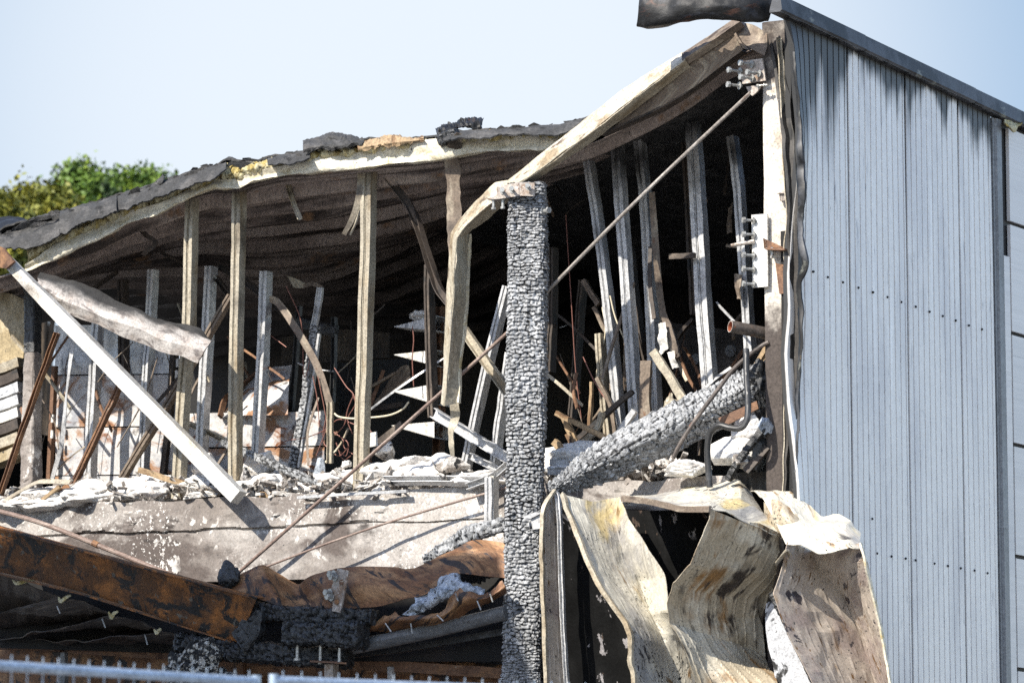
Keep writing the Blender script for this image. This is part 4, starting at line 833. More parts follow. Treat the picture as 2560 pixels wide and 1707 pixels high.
for i in range(5):
    ya, yb = prow[i], prow[i + 1] - 8
    if i == 0: continue
    def xr(y): return 340 + (y > 900) * 0
    ctrl = [[F(px(5, x, ya + (yb - ya) * t - (x - 340) * .012), 1.5 + .02 * math.sin(x * .01 + i)) for x in (335, 600, 850, 1060)] for t in (0, .5, 1)]
    mk('panel', sheet(ctrl, 40, 16, .012, (.012, 4), None, 'cc', i), 'rustpanel' if i > 1 else 'galv', part)
mk('backing', prism(FZ(5, [(335, 400), (1060, 392), (1060, 920), (1960, 905), (1960, 1500), (335, 1500)], 1.54), V_ * .05), 'screw', part)
for i in range(1, 3):
    y0 = 925 + (i - 1) * 215
    ctrl = [[F(px(5, x, y0 + t * 205 - (x - 1130) * .015), 1.5) for x in (1130, 1400, 1660, 1960)] for t in (0, .5, 1)]
    mk('panel', sheet(ctrl, 40, 16, .012, (.012, 4), None, 'cc', 7 + i), 'rustpanel', part)
mk('frame_rail', sweep(FZ(5, [(1050, 500), (1030, 900), (985, 1300)], 1.4), rect(.05, .05), jitter=.004), 'dark', part)
mk('frame_rail', sweep(FZ(5, [(330, 640), (300, 1320)], 1.4), rect(.035, .05), jitter=.004), 'rust', part)
for (x, y) in ((1072, 620), (1066, 690), (318, 955), (315, 1050)):
    mk('hinge', box(F(px(5, x, y), 1.36), R_ * .012, V_ * .01, UP * .035), 'white', part)
one('curved_sheet', sheet(np.array([FZ(6, r) for r in ([(150, 790, 2.0), (210, 710, 1.95), (300, 655, 1.9), (430, 628, 1.85)], [(60, 880, 1.7), (170, 820, 1.6), (280, 790, 1.58), (420, 780, 1.55)], [(0, 955, 1.45), (140, 945, 1.42), (270, 940, 1.4), (410, 935, 1.4)])]), 40, 24, .008, (.02, 3)), 'rustpanel', 'bowed pale metal sheet arching behind the silvery stud', 'sheet')
one('sheet_lip', sweep(cat(FZ(6, [(0, 945, 1.42), (25, 850, 1.6), (60, 810, 1.7), (150, 740, 1.9), (240, 665, 1.9)]), 20), rect(.02, .05), jitter=.006), 'rust', 'rusty rolled lip along the left edge of the bowed sheet', 'strip')
# deep grey band and perforated board
one('wall_band', sheet(np.array([FZ(6, r) for r in ([(380, 470, 3.2), (700, 420, 3.2), (1020, 440, 3.2)], [(380, 560, 3.2), (700, 530, 3.2), (1020, 520, 3.2)], [(380, 640, 3.2), (700, 612, 3.2), (1020, 590, 3.2)])]), 24, 12, .02, (.02, 2)), 'dark', 'smoky grey-brown board band deep behind the lone stud', 'board')
pb = thing('perforated_board', F((930, 1040), 2.9), 'black pegboard with fine rows of holes deep behind the lone stud', 'board')
mk('board', prism(FZ(6, [(690, 622), (1135, 592), (1135, 905), (720, 925)], 2.9), V_ * .02), 'perf', pb)
dots = []
for i in range(26):
    for j in range(18):
        x, y = 705 + i * 16.5, 640 + j * 15.5 - i * 1.1
        dots.append(sweep([F(px(6, x, y), 2.895), F(px(6, x, y), 2.899)], circ(.0095, 6), n=UP))
mk('perforation', join(*dots), 'screw', pb)
one('bent_plate', sheet(np.array([FZ(6, r, 2.2) for r in ([(1085, 640), (1140, 640), (1140, 730)], [(1040, 690), (1090, 690), (1110, 720)], [(985, 780), (1020, 790), (1030, 800)], [(930, 865), (945, 870), (955, 870)])]), 16, 24, .006, (.02, 6)), 'brown', 'tapering bent grey plate hanging left of the bracket arms', 'plate')
bar(6, [(780, 920), (950, 895), (1100, 870)], 2.2, 34, 'dark', 'dim rail below the pegboard', prof='r', d=.04)
bar(6, [(900, 770), (1060, 680)], 2.0, 16, 'brown', 'thin brown rod slanting up towards the bent grey plate', prof='r', d=.02, nm='thin_rod', catg='rod')
# shelving column with cantilever arms
sh = thing('cantilever_rack', F((1100, 1200), 1.9), 'rusty rack upright with four pointed pale cantilever arms', 'rack')
mk('upright', sweep(FZ(6, [(1330, 280), (1325, 700), (1318, 1260)], 1.9), cprof(.075, .08), jitter=.004), 'rust', sh)
for (T, A, B) in (((1050, 405), (1300, 338), (1300, 425)), ((1050, 573), (1302, 545), (1302, 640)), ((1050, 795), (1285, 752), (1290, 868)), ((1035, 1000), (1292, 978), (1292, 1072))):
    f = FZ(6, [T, A, B], 1.6)
    mk('arm', join(prism(f, V_ * .006), prism(f + V_ * .3, V_ * .006), prism([f[0], f[1], f[1] + V_ * .3, f[0] + V_ * .3], UP * .006), prism([f[0], f[2], f[2] + V_ * .3, f[0] + V_ * .3], UP * .004)), 'galv' if T[1] < 500 else 'white', sh, smooth=0)
for (x, y) in ((1298, 345), (1290, 632), (1292, 845)):
    mk('bolt', boltg(F(px(6, x, y), 1.58), -V_, .02, .008, .014), 'bolt', sh)
one('ash_clump', lump(F(px(6, 1215, 338), 1.72), .1, .1, .045, 8, .3, 2.5), 'ash', 'white ash clump lying on the topmost rack arm', 'ash')
# charred frame in the middle
cf = thing('burnt_shelving', F((740, 1150), 1.5), 'blackened upright metal frame with charred rung behind the copper wires', 'frame')
for pts in ([(478, 278), (455, 620), (405, 1210)], [(690, 345), (688, 600), (676, 860)]):
    mk('upright', sweep(FZ(6, pts, 1.6), cprof(.04, .04), jitter=.003), 'blackpipe', cf)
mk('rung', charbeam(FZ(6, [(470, 375), (700, 430)], 1.6), .09, .05, cs=.05, amp=.008, seed=3), 'chardark', cf)
mk('rung', tube(FZ(6, [(465, 620), (560, 655), (690, 672)], 1.6), .008), 'galv', cf)
bar(6, [(605, 165), (590, 290), (560, 440)], 1.3, 42, 'galv', 'grey punched strip upright ending above the charred timber', prof='c', d=.03, nm='punched_strip', catg='strip')
one('charred_timber', charbeam(FZ(6, [(575, 400), (520, 800), (440, 1260)], 1.3), .075, .06, step=.009, cs=.032, ca=.05, amp=.008, seed=15), 'char', 'split charred timber upright leaning right among the wires', 'timber')
bar(6, [(600, 445), (545, 850), (475, 1250)], 1.25, 16, 'galv', 'bright thin edge bar just right of the split charred timber', prof='r', d=.03)
one('torn_plate', sheet(np.array([FZ(6, r, 1.5) for r in ([(400, 95), (450, 110), (510, 140)], [(425, 130), (470, 150), (505, 165)], [(440, 165), (470, 170), (500, 168)])]), 16, 14, .006, (.02, 9)), 'cream', 'small torn pale plate hanging in the dark under the roof', 'plate')
bar(6, [(500, 160), (560, 145), (618, 170)], 1.4, 26, 'brown', 'curled thin strip joining the torn plate to the punched strip', prof='f', nm='bent_strip', catg='strip')
# wires
random.seed(11)
wires = [[(560, 700), (585, 830), (600, 1000)], [(590, 700), (630, 900), (640, 1010), (580, 1180)], [(690, 650), (760, 760), (805, 810), (830, 900)], [(805, 815), (770, 900), (750, 990), (700, 1050)],
         [(640, 960), (690, 1040), (770, 1100), (760, 1180), (720, 1150)], [(660, 1000), (720, 960), (810, 990), (890, 1010), (925, 1060)], [(650, 1010), (600, 1040), (500, 1075), (400, 1090), (330, 1140)],
         [(680, 1030), (740, 1080), (750, 1130), (800, 1170)], [(520, 460), (540, 600), (505, 700), (490, 380), (400, 160)], [(640, 940), (620, 1080), (660, 1140), (720, 1180), (780, 1120)], [(800, 810), (815, 870), (770, 960), (800, 1050)],
         [(700, 1100), (740, 1200), (790, 1180)]]
for i, w in enumerate(wires):
    one('copper_wire', tube(FZ(6, w, 1.05 + .02 * i), .0042, 6, res=26), 'copper', 'one of the tangled copper wires dangling between charred timber and lone stud', 'wire', 'tangled copper wires')
one('pale_cable', tube(FZ(6, [(690, 925), (720, 945), (800, 955), (900, 950), (1020, 935), (1100, 900), (1138, 855)], .95), .008, 8), 'cable', 'cream cable sagging from the copper wires to the rack arms', 'cable')
one('ceramic_bit', lump(F(px(6, 762, 1230), .8), .04, .03, .03, 4, .4, 2), 'ash', 'small white lump hanging below the copper wires', 'scrap')
for (k, pts, off, r, lab) in ((6, [(1160, 400), (1168, 480), (1160, 600), (1168, 760)], 1.5, .005, 'thin pale wire hanging across the rack arms'), (7, [(240, 80), (250, 250), (270, 560), (290, 880), (320, 1140)], 1.4, .004, 'long thin wire hanging just right of the charred post'),
                         (7, [(430, 560), (445, 700), (400, 930), (460, 1070)], 1.3, .006, 'brown wire looping beside the slimmest leaning stud'), (7, [(330, 820), (380, 930), (440, 1030), (500, 1090)], 1.2, .005, 'thin brown wire slanting among the splinters'),
                         (7, [(470, 500), (500, 620), (560, 760)], 1.15, .006, 'short bright wire crossing between the first two leaning studs'), (6, [(270, 430), (340, 480), (400, 525)], 1.3, .004, 'fine pale wire beside the silvery stud')):
    one('thin_wire', tube(FZ(k, pts, off), r, 6, res=24), 'copper' if r < .0055 else 'cable', lab, 'wire')

tc = random.Random(21)
def clutter(x0, x1, y0, y1, o0, o1, n, label, group):
    for _ in range(n):
        x = tc.uniform(x0, x1); y = tc.uniform(y0 + .35 * (y1 - y0), y1); L_ = tc.uniform(60, 260); an = tc.gauss(-1.5, .55); o = tc.uniform(o0, o1)
        p = [(x, y), (x + L_ * .5 * math.cos(an) + tc.gauss(0, 9), y + L_ * .5 * math.sin(an)), (x + L_ * math.cos(an), max(y0, y + L_ * math.sin(an)))]
        P = np.array([F(q, o + .1 * i) for i, q in enumerate(p)])
        m = tc.choice(('brown', 'dark', 'galv', 'cream', 'dark', 'rust', 'brown'))
        if tc.random() < .6: gm = sweep(cat(P, 12), rect(tc.uniform(.012, .035), tc.uniform(.004, .02)), twist=[tc.gauss(0, .5), tc.gauss(0, .5)], jitter=.006)
        else: gm = tube(P, tc.uniform(.003, .006), 6)
        tag(mk('thin_rod', gm, m), label, 'rod', group)
clutter(1370, 1900, 560, 1190, .8, 2.2, 34, 'one of the thin scorched bars and wires tangled right of the charred post', 'thin bars tangled right of the post')
clutter(620, 930, 760, 1200, 1.0, 2.2, 20, 'one of the thin scorched bars and wires tangled left of the lone tall stud', 'thin bars tangled in the middle bay')
clutter(60, 560, 760, 1200, .7, 1.3, 18, 'one of the thin scorched bars leaning before the rust-streaked partition', 'thin bars in the left bay')
clutter(950, 1900, 380, 640, 1.2, 3.0, 14, 'one of the thin dark hangers dangling beneath the sagging roof', 'thin hangers under the roof')
# =================================================================== right bay: splinters, pipes, fallen charred beam, rear wall with discs
rw = thing('rear_panel', F((1820, 900), 2.6), 'sooty grey wall panel with round pale discs behind the right studs', 'wall')
mk('panel', prism(FZ(7, [(780, 640), (1180, 690), (1290, 700), (1290, 1200), (820, 1200)], 2.6), V_ * .05), mat('sooty_plaster', lin(62, 58, 56), [(lin(104, 98, 94), 3, .5, .68), (gy(.015), 6, .55, .66)], .9, coord='O'), rw)
for (x, y, r) in ((1103, 790, .05), (920, 832, .045), (895, 1030, .045)):
    p = F(px(7, x, y), 2.59); mk('disc', sweep([p, p - V_ * .012], circ(r, 20), n=UP), 'trim', rw)
for (k, pts, off, w, m, lab) in ((7, [(190, 1112), (445, 1240)], .6, 26, 'wood', 'pale wooden stick end beside the charred post'), (7, [(590, 1000), (260, 1285)], .9, 24, 'dark', 'dark bar slanting across the splinters right of the post'),
                            (7, [(600, 1100), (400, 1390)], .8, 30, 'galv', 'pale bar slanting up from the wall top to the second leaning stud'), (7, [(375, 950), (360, 1270)], 1.0, 16, 'wood', 'thin upright stick among the splinters'),
                            (7, [(400, 930), (480, 1090), (500, 1300)], 1.1, 20, 'brown', 'bent thin bar among the splinters'), (7, [(180, 1260), (260, 1340)], .5, 36, 'wood', 'broken brown block end at the foot of the post'),
                            (7, [(230, 1130), (330, 1350)], .7, 34, 'wood', 'scorched broken board leaning in the splinters'), (7, [(290, 1300), (400, 1200), (430, 1110)], .75, 30, 'cream', 'pale broken strip standing in the splinters'),
                            (7, [(250, 1220), (330, 1360)], .62, 28, 'wood', 'brown broken batten nearest the wall in the splinters'), (7, [(330, 420), (415, 545)], 1.5, 28, 'brown', 'short brown stick high among the dark studs'),
                            (7, [(385, 560), (470, 720)], 1.5, 22, 'brown', 'thin brown stick crossing the slimmest leaning stud'), (7, [(695, 790), (780, 920), (870, 1075)], .8, 44, 'cream', 'cream channel leaning left onto the fallen charred beam'),
                            (7, [(785, 296), (915, 290)], 1.1, 28, 'dark', 'short dark bracket sticking left from the widest stud'), (7, [(905, 620), (840, 700), (800, 780)], 1.6, 16, 'dark', 'thin dark strut behind the widest leaning stud'),
                            (7, [(1215, 900), (1290, 770)], .4, 24, 'wood', 'small tan splinter under the open pipe'), (7, [(1240, 890), (1300, 800)], .42, 18, 'wood', 'second thin tan splinter under the open pipe'),
                            (7, [(160, 1370), (380, 1375)], .4, 34, 'galv', 'upper silver rail lying on the wall right of the post'), (7, [(150, 1420), (330, 1425)], .36, 30, 'galv', 'middle silver rail lying on the wall right of the post'), (7, [(150, 1462), (290, 1466)], .33, 22, 'wood', 'lowest tan lath lying on the wall right of the post'),
                            (7, [(660, 840), (655, 1060), (665, 1210)], .95, 62, 'brown', 'brown scorched board upright between two leaning studs')):
    bar(k, pts, off, w, m, lab, prof='r', d=.035, nm='wood_stick' if m == 'wood' else 'steel_bar', catg='stick' if m == 'wood' else 'bar', jit=.007)
one('twisted_cloth', sheet(np.array([FZ(7, r) for r in ([(760, 1020, .9), (790, 1010, .8), (840, 1060, .8)], [(740, 1080, .85), (790, 1060, .7), (850, 1100, .75)], [(745, 1140, .8), (790, 1120, .7), (860, 1130, .7)], [(740, 1190, .8), (800, 1170, .7), (850, 1160, .7)])]), 30, 30, .008, (.05, 10)), 'cream', 'crumpled tan cloth stuck between stud foot and fallen beam', 'cloth')
for (pts, off, lab) in (([(1090, 45), (1118, 30), (1112, 180), (1085, 182)], 1.6, 'torn pale paper strip high left of the bolted plate stud'), ([(960, 0), (980, 0), (978, 100), (962, 95)], 1.6, 'torn pale strip beside the top of the widest stud'), ([(1120, 390), (1160, 405), (1160, 530), (1135, 520)], 1.2, 'torn pale board scrap behind the tall bolted plate'), ([(725, 650), (760, 650), (775, 780), (730, 830)], 1.05, 'torn white flange scrap on the third leaning stud'), ([(770, 800), (812, 800), (832, 880), (795, 885)], 1.05, 'hanging white metal tab beside the third leaning stud')):
    q = FZ(7, pts, off)
    one('torn_scrap', sheet(np.array([[q[0], q[1]], [(q[0] + q[3]) / 2, (q[1] + q[2]) / 2 - V_ * .02], [q[3], q[2]]]), 12, 16, .005, (.02, 14), None, 'cc', 2, edge=.02), 'brown' if off > 1.1 else 'white', lab, 'scrap')
fb = one('charred_beam', charbeam(np.array([F((1378, 1226), -.12), F((1500, 1160), -.05), F((1700, 1062), .12), F((1830, 1000), .25), F((1935, 950), .36)]), .27, .26, n=nz(-V_ + UP * .75), seed=33, amp=.018, cs=.048, ca=.056, rough=.014, step=.0085, taper=[.35, .75, .95, 1, 1, 1.0, .9]), 'char', 'thick fallen timber beam charred into silvery scales, leaning up to the corner', 'beam', smooth=55)
one('beam_plate', prism(FZ(7, [(1040, 1140, -.02), (1240, 1050, .08), (1250, 1090, .08), (1060, 1190, -.02)]), nz(-V_) * .012), 'rust', 'rusty bolted plate fixed to the fallen charred beam', 'plate')
one('charred_chunk', lump(F(px(7, 1265, 930), .2), .08, .1, .12, 6, .4, 2.5), 'chardark', 'black charred lump at the column end of the fallen beam', 'char')
pp = thing('open_pipe', F((1850, 815), .1), 'short sooty steel pipe with rusty open end jutting out beside the column', 'pipe')
a, b = F(px(7, 1098, 660), .0), F(px(7, 1330, 705), .3)
R1, R2 = .046, .039
mk('pipe_body', sweep([a, a + (b - a) * .5, b], circ(R1, 24), n=UP, cap=False), 'pipe', pp)
mk('bore', sweep([a, a + (b - a) * .9], circ(R2, 24)[::-1], n=UP, cap=False), 'pipein', pp)
d = nz(b - a); ring = []
S0 = nz(np.cross(d, UP)); B0 = np.cross(S0, d)
V = [a + (S0 * math.cos(t) + B0 * math.sin(t)) * r for r in (R1, R2) for t in np.linspace(0, 2 * math.pi, 25)]
mk('rim', (np.array(V), [(i, i + 1, i + 26, i + 25) for i in range(24)], np.zeros((50, 2))), 'plate', pp)
one('hose', tube(FZ(7, [(1300, 742, .1), (1250, 770, .08), (1180, 825, .02), (1110, 890, -.04), (1050, 970, -.1), (930, 1130, -.22), (850, 1250, -.28), (800, 1348, -.3)]), .0165, 10, res=50), 'pipe', 'brown bent conduit draped across the fallen charred beam', 'conduit')
one('bent_pipe', tube(FZ(7, [(992, 1500, -.15), (984, 1400, -.15), (980, 1290, -.16), (995, 1215, -.17), (1040, 1178, -.18), (1100, 1190, -.18), (1155, 1190, -.18), (1187, 1140, -.17), (1192, 1040, -.14), (1185, 930, -.1), (1182, 780, -.05)]), .024, 12, res=80), 'blackpipe', 'black steel pipe bent into an S before the fallen charred beam', 'pipe')
one('wall_block', prism(FZ(7, [(770, 1455), (1000, 1440), (1100, 1440), (1110, 1540), (700, 1560)], .1), V_ * .25), 'concrete', 'grey concrete block end under the bent black pipe', 'block')
for (x, y, sx, sz, o, m, lab, sd) in ((1190, 1200, .16, .12, .15, 'ash', 'white insulation slab piece wedged below the fallen beam by the column', 1), (1090, 1330, .22, .1, .1, 'ash', 'broad white ash heap behind the bent black pipe', 2), (1250, 1300, .07, .13, .12, 'chardark', 'black rubble chunk at the foot of the column', 3), (880, 1410, .16, .06, -.02, 'ash', 'white ash streak piled under the fallen beam', 4), (1160, 1370, .09, .05, .05, 'rubble', 'small speckled rubble piece right of the bent black pipe', 5), (1290, 1180, .05, .09, .1, 'wool', 'blue-grey wool tuft beside the column base', 6)):
    one('rubble_piece', lump(F(px(7, x, y), o), sx, .12, sz, sd + 20, .45, 1.9, n=40, planes=12), m, lab, 'rubble', smooth=25)
bar(7, [(1180, 1420, 0), (1290, 1290, .1)], 0, 40, 'dark', 'dark slate strip leaning on the column base', prof='r', d=.02)
one('charred_stick', charbeam(FZ(7, [(1085, 1460, -.05), (1140, 1370, -.05), (1190, 1300, .0), (1270, 1200, .05)]), .05, .05, cs=.03, amp=.008, seed=44), 'chardark', 'black charred stick leaning beside the bent black pipe', 'timber')

# =================================================================== rubble on the wall top
heap = []
for (k, x, y, sx, sz, o) in ((5, 620, 1440, .35, .12, .6), (5, 900, 1420, .45, .18, .7), (5, 1250, 1410, .4, .15, .7), (5, 1560, 1390, .35, .13, .7), (5, 300, 1470, .4, .1, .55), (6, 700, 1400, .5, .13, .75), (6, 1060, 1320, .45, .16, .75), (6, 1300, 1310, .35, .18, .7), (6, 1560, 1350, .3, .1, .6), (7, 300, 1400, .4, .15, .7), (7, 560, 1390, .4, .16, .8), (5, 130, 1490, .3, .08, .5)):
    heap.append(lump(F(px(k, x, y), o), sx, .3, sz * 1.05, int(x) % 13, .30, 1.5, n=48))
tag(mk('ash_bed', join(*heap), 'ash', smooth=40), 'bed of pale ash and fine rubble along the top of the block wall', 'rubble', kind='stuff')
frag = []; fr_ = random.Random(5)
for _ in range(1100):
    x = fr_.uniform(-20, 1230) if fr_.random() < .75 else fr_.uniform(1370, 1720)
    o = fr_.uniform(.36, .95); base = float(np.interp(x, [-20, 250, 600, 1230, 1720], [1262, 1240, 1232, 1212, 1185]))
    p = F((x, base + fr_.uniform(-22, 10) - 26 * (o - .36)), o); a_ = nz(np.array([fr_.gauss(0, 1), fr_.gauss(0, 1), fr_.gauss(0, .5)])); b_ = nz(np.cross(a_, [fr_.gauss(0, 1), fr_.gauss(0, 1), 1.0])); c_ = np.cross(a_, b_)
    l = fr_.choice((.012, .02, .03, .05, .09, .16)); frag.append(box(p, a_ * l, b_ * fr_.uniform(.006, .03), c_ * fr_.uniform(.003, .014)))
tag(mk('fine_debris', join(*frag), 'rubble', smooth=0), 'scatter of small splinters and flakes along the wall top', 'debris', kind='stuff')
def rb(k, x, y, sx, sz, o, m, lab, sd, nm='rubble_piece', amp=.4, sy=None):
    one(nm, lump(F(px(k, x, y), o), sx, sy or sx * .7, sz, sd, amp, 1.8, n=40, planes=13), m, lab, 'rubble', smooth=25)
rb(5, 890, 1400, .20, .085, .5, 'ash', 'large white ash boulder behind the brown brace foot', 1)
rb(5, 1250, 1260, .13, .10, .6, 'ash', 'cream ash-coated lump between cream stud and white channel', 2)
rb(5, 1190, 1425, .16, .04, .42, 'ash', 'flat white ash slab left of the white channel foot', 3)
rb(5, 620, 1410, .18, .06, .5, 'ash', 'low white ash heap at the foot of the leftmost galvanised stud', 4)
rb(5, 1480, 1310, .05, .07, .5, 'rubble', 'small speckled brown lump right of the white channel foot', 5)
rb(6, 330, 1340, .14, .09, .6, 'ash', 'white block-like ash mass behind the charred lath', 6)
rb(6, 240, 1230, .16, .12, .9, 'ash', 'white ash mound behind the straight cream stud', 7)
rb(6, 720, 1370, .12, .045, .4, 'rubble', 'brown-white debris clod under the long brown rod', 8)
rb(6, 1010, 1160, .10, .1, .8, 'rubble', 'dark and white torn rubble block left of the rack upright', 9, amp=.6)
rb(6, 1180, 1240, .20, .08, .65, 'ash', 'broad crumpled white slab beside the floor track', 10, amp=.6)
rb(6, 1390, 1240, .13, .06, .5, 'rubble', 'charred ribbed log end lying near the post', 11, amp=.5)
rb(6, 960, 1290, .14, .09, .55, 'ash', 'white pointed shard heap right of the lone stud', 12, amp=.6)
rb(6, 560, 1420, .07, .03, .35, 'rubble', 'small dark clod on the wall top at the charred lath end', 13)
rb(6, 690, 1310, .08, .09, .7, 'ash', 'leaning pale plaster lump left of the lone stud foot', 14)
rb(6, 600, 1260, .06, .07, .9, 'wool', 'grey-blue wool lump beneath the copper wires', 15)
bar(6, [(825, 1120), (880, 1090), (950, 1075)], .7, 90, 'white', 'triangular pale sheet scrap right of the lone stud', prof='f', nm='sheet_scrap', catg='scrap')
bar(6, [(960, 1100), (1100, 990)], .9, 46, 'dark', 'dark board edge leaning left of the lowest rack arm', prof='r', d=.03)
bar(5, [(350, 1420), (420, 1370)], .4, 70, 'rust', 'orange rusty flap at the foot of the short rusty brace', prof='f', nm='sheet_scrap', catg='scrap')
bar(5, [(700, 1440), (760, 1370)], .42, 60, 'dark', 'dark slate scrap at the foot of the long brown brace', prof='f', nm='sheet_scrap', catg='scrap')

# =================================================================== rusty girders and sheets below
gd = thing('rusted_girder', F((350, 1500), -.4), 'heavy orange-rusted steel girder sloping down right across the lower left', 'girder')
mk('web', sheet(np.array([FZ(9, r) for r in ([(-120, 330, -.52), (500, 500, -.52), (1000, 640, -.52), (1500, 775, -.52), (1992, 905, -.52)], [(-120, 500, -.43), (500, 640, -.43), (1000, 790, -.43), (1500, 925, -.43), (1920, 1070, -.42)], [(-120, 675, -.34), (500, 825, -.34), (1000, 975, -.34), (1420, 1120, -.34), (1842, 1250, -.34)])]), 60, 16, .012, (.006, 4), None, 'cc', 3), 'girder', gd)
mk('flange', sweep(FZ(9, [(-120, 330, -.45), (1000, 640, -.45), (1985, 908, -.45)]), rect(.012, .2), n=-V_), 'girder', gd)
mk('flange', sweep(FZ(9, [(-120, 690, -.27), (700, 890, -.27), (1842, 1254, -.27)]), rect(.012, .2), n=-V_), 'girder', gd)
ws = one('rusted_sheet', sheet(np.array([FZ(10, r) for r in (
    [(80, 760, -.1), (160, 690, -.15), (300, 628, -.2), (430, 685, -.05), (570, 765, .0), (640, 720, -.1), (740, 680, -.22), (940, 640, -.22), (1200, 635, -.2), (1400, 650, -.16), (1560, 590, -.14), (1700, 520, -.12), (1830, 450, -.1), (1930, 440, -.05), (2110, 460, -.05)],
    [(90, 790, -.2), (200, 770, -.25), (350, 760, -.28), (470, 830, -.18), (580, 860, -.12), (700, 820, -.22), (790, 800, -.3), (960, 780, -.3), (1200, 780, -.3), (1400, 760, -.26), (1560, 710, -.22), (1700, 620, -.2), (1840, 570, -.16), (1950, 560, -.14), (2110, 590, -.12)],
    [(100, 810, -.25), (250, 860, -.3), (400, 910, -.32), (520, 940, -.28), (660, 945, -.26), (780, 945, -.3), (880, 945, -.33), (1000, 940, -.33), (1180, 920, -.33), (1350, 875, -.3), (1520, 830, -.26), (1700, 695, -.24), (1840, 690, -.2), (1960, 705, -.18), (2110, 720, -.16)])]), 150, 30, .006, (.012, 5), None, 'cc', 4), 'rustsheet', 'wavy rust-brown sheet ribbon stretching from girder to the charred post', 'sheet')
jp = thing('joint_plate', F((800, 1500), -.45), 'pale steel plate with four bolts standing on the black timber', 'plate')
jpp = mk('plate', prism(FZ(10, [(862, 648), (946, 662), (884, 972), (822, 960), (830, 900), (808, 880), (815, 800)], -.42), V_ * .018), 'plate', jp)
for (x, y) in ((838, 712), (812, 858), (828, 690), (800, 825)): mk('bolt', boltg(F(px(10, x + 8, y), -.43), nz(-V_ - R_ * .3), .05, .014, .026, .02), 'bolt', jpp)
for (x, y) in ((893, 748), (858, 893)):
    p = F(px(10, x, y), -.425); mk('bolt_hole', sweep([p, p - V_ * .004], circ(.021, 14), n=UP), 'rust', jpp)
one('charred_joist', charbeam(FZ(10, [(-60, 920, -.3), (300, 965, -.3), (700, 1000, -.32), (1140, 1010, -.32)]), .12, .14, cs=.06, ca=.06, amp=.02, rough=.012, seed=50), 'chardark', 'black burnt joist lying under the wavy rust sheet', 'timber', smooth=55)
one('charred_joist', charbeam(FZ(10, [(500, 1130, -.42), (780, 1130, -.42), (1050, 1145, -.42)]), .17, .16, cs=.045, ca=.05, amp=.02, rough=.014, seed=51), 'chardark', 'short blocky burnt timber stub with threaded rods hanging beneath', 'timber', smooth=55)
one('charred_joist', charbeam(FZ(10, [(-300, 1190, -.3), (0, 1240, -.3), (450, 1280, -.3), (950, 1310, -.28)]), .14, .14, cs=.05, ca=.05, amp=.02, rough=.014, seed=52), 'chardark', 'long burnt timber lowest under the rusted girder end', 'timber', smooth=55)
one('charred_strip', charbeam(FZ(10, [(1500, 590, .0), (1620, 530, .0), (1760, 450, .0), (1880, 385, .0), (2110, 320, .02)]), .10, .09, cs=.05, ca=.06, amp=.022, rough=.016, seed=53, taper=[.5, .9, 1, 1.1, 1]), 'char', 'thin charred timber rising along the top of the wavy rust sheet', 'timber', smooth=55)
one('charred_chunk', lump(F(px(10, 70, 715), -.22), .10, .06, .11, 9, .3, 1.6), 'chardark', 'blue-black charred wedge behind the girder end', 'char')
one('charred_chunk', charbeam(FZ(10, [(260, 950, -.36), (240, 1100, -.36), (160, 1190, -.36)], -.36), .2, .12, cs=.08, amp=.01, seed=54), 'chardark', 'black charred mass just right of the girder end', 'char')
for i, (x, y0, y1, lab) in enumerate(((570, 1130, 1325, 'threaded rod under the timber stub, leftmost of three'), (740, 1130, 1350, 'threaded rod under the timber stub, middle of three'), (880, 1140, 1345, 'threaded rod under the timber stub, rightmost of three'))):
    one('threaded_rod', join(tube(FZ(10, [(x, y0), (x - 2, y1)], -.42), .013, 8), sweep(FZ(10, [(x - 2, y1 - 18), (x - 2, y1)], -.42), circ(.028 if i == 0 else .018, 8), n=-V_)), 'bolt', lab, 'rod', 'threaded rods under the timber stub')
bs = thing('base_post', F((830, 1690), -.4), 'rusty post with a flat cap plate under the threaded rods', 'post')
mk('cap_plate', prism([*(FZ(10, [(660, 1335), (930, 1350)], -.5)), *(FZ(10, [(930, 1345), (720, 1325)], -.25))], UP * .012), 'rust', bs)
mk('shaft', sweep([F(px(10, 820, 1352), -.4), F(px(10, 820, 1352), -.4) * [1, 1, 0]], rect(.08, .08)), 'plate', bs)
# torn roof edge piece with nails, wool, curved duct
ts = thing('torn_sheet', F((1000, 1560), -.3), 'torn rusty folded sheet with nails hanging below the wavy rust ribbon', 'sheet')
mk('face', sheet(np.array([FZ(10, r) for r in ([(1130, 1040, -.3), (1260, 985, -.3), (1420, 1005, -.35), (1620, 970, -.35), (1730, 820, -.35), (1800, 800, -.35), (1930, 850, -.35), (2080, 740, -.3)], [(1060, 1100, -.3), (1260, 1045, -.32), (1450, 1030, -.36), (1640, 1000, -.38), (1760, 900, -.38), (1840, 880, -.38), (1960, 870, -.38), (2100, 790, -.32)], [(1000, 1135, -.2), (1260, 1110, -.2), (1450, 1085, -.22), (1640, 1045, -.25), (1770, 1000, -.25), (1860, 950, -.25), (1980, 900, -.25), (2110, 830, -.2)])]), 70, 22, .006, (.014, 8), None, 'cc', 9, edge=.025), 'rustsheet', ts)
mk('backing', sheet(np.array([FZ(10, r, .2) for r in ([(960, 935), (1350, 865), (1700, 690), (2150, 705)], [(960, 1100), (1350, 1080), (1700, 1000), (2150, 950)], [(960, 1330), (1350, 1330), (1700, 1330), (2150, 1330)])]), 30, 16, .01, (.02, 5), None, 'cc', 32), 'soot_in', ts)
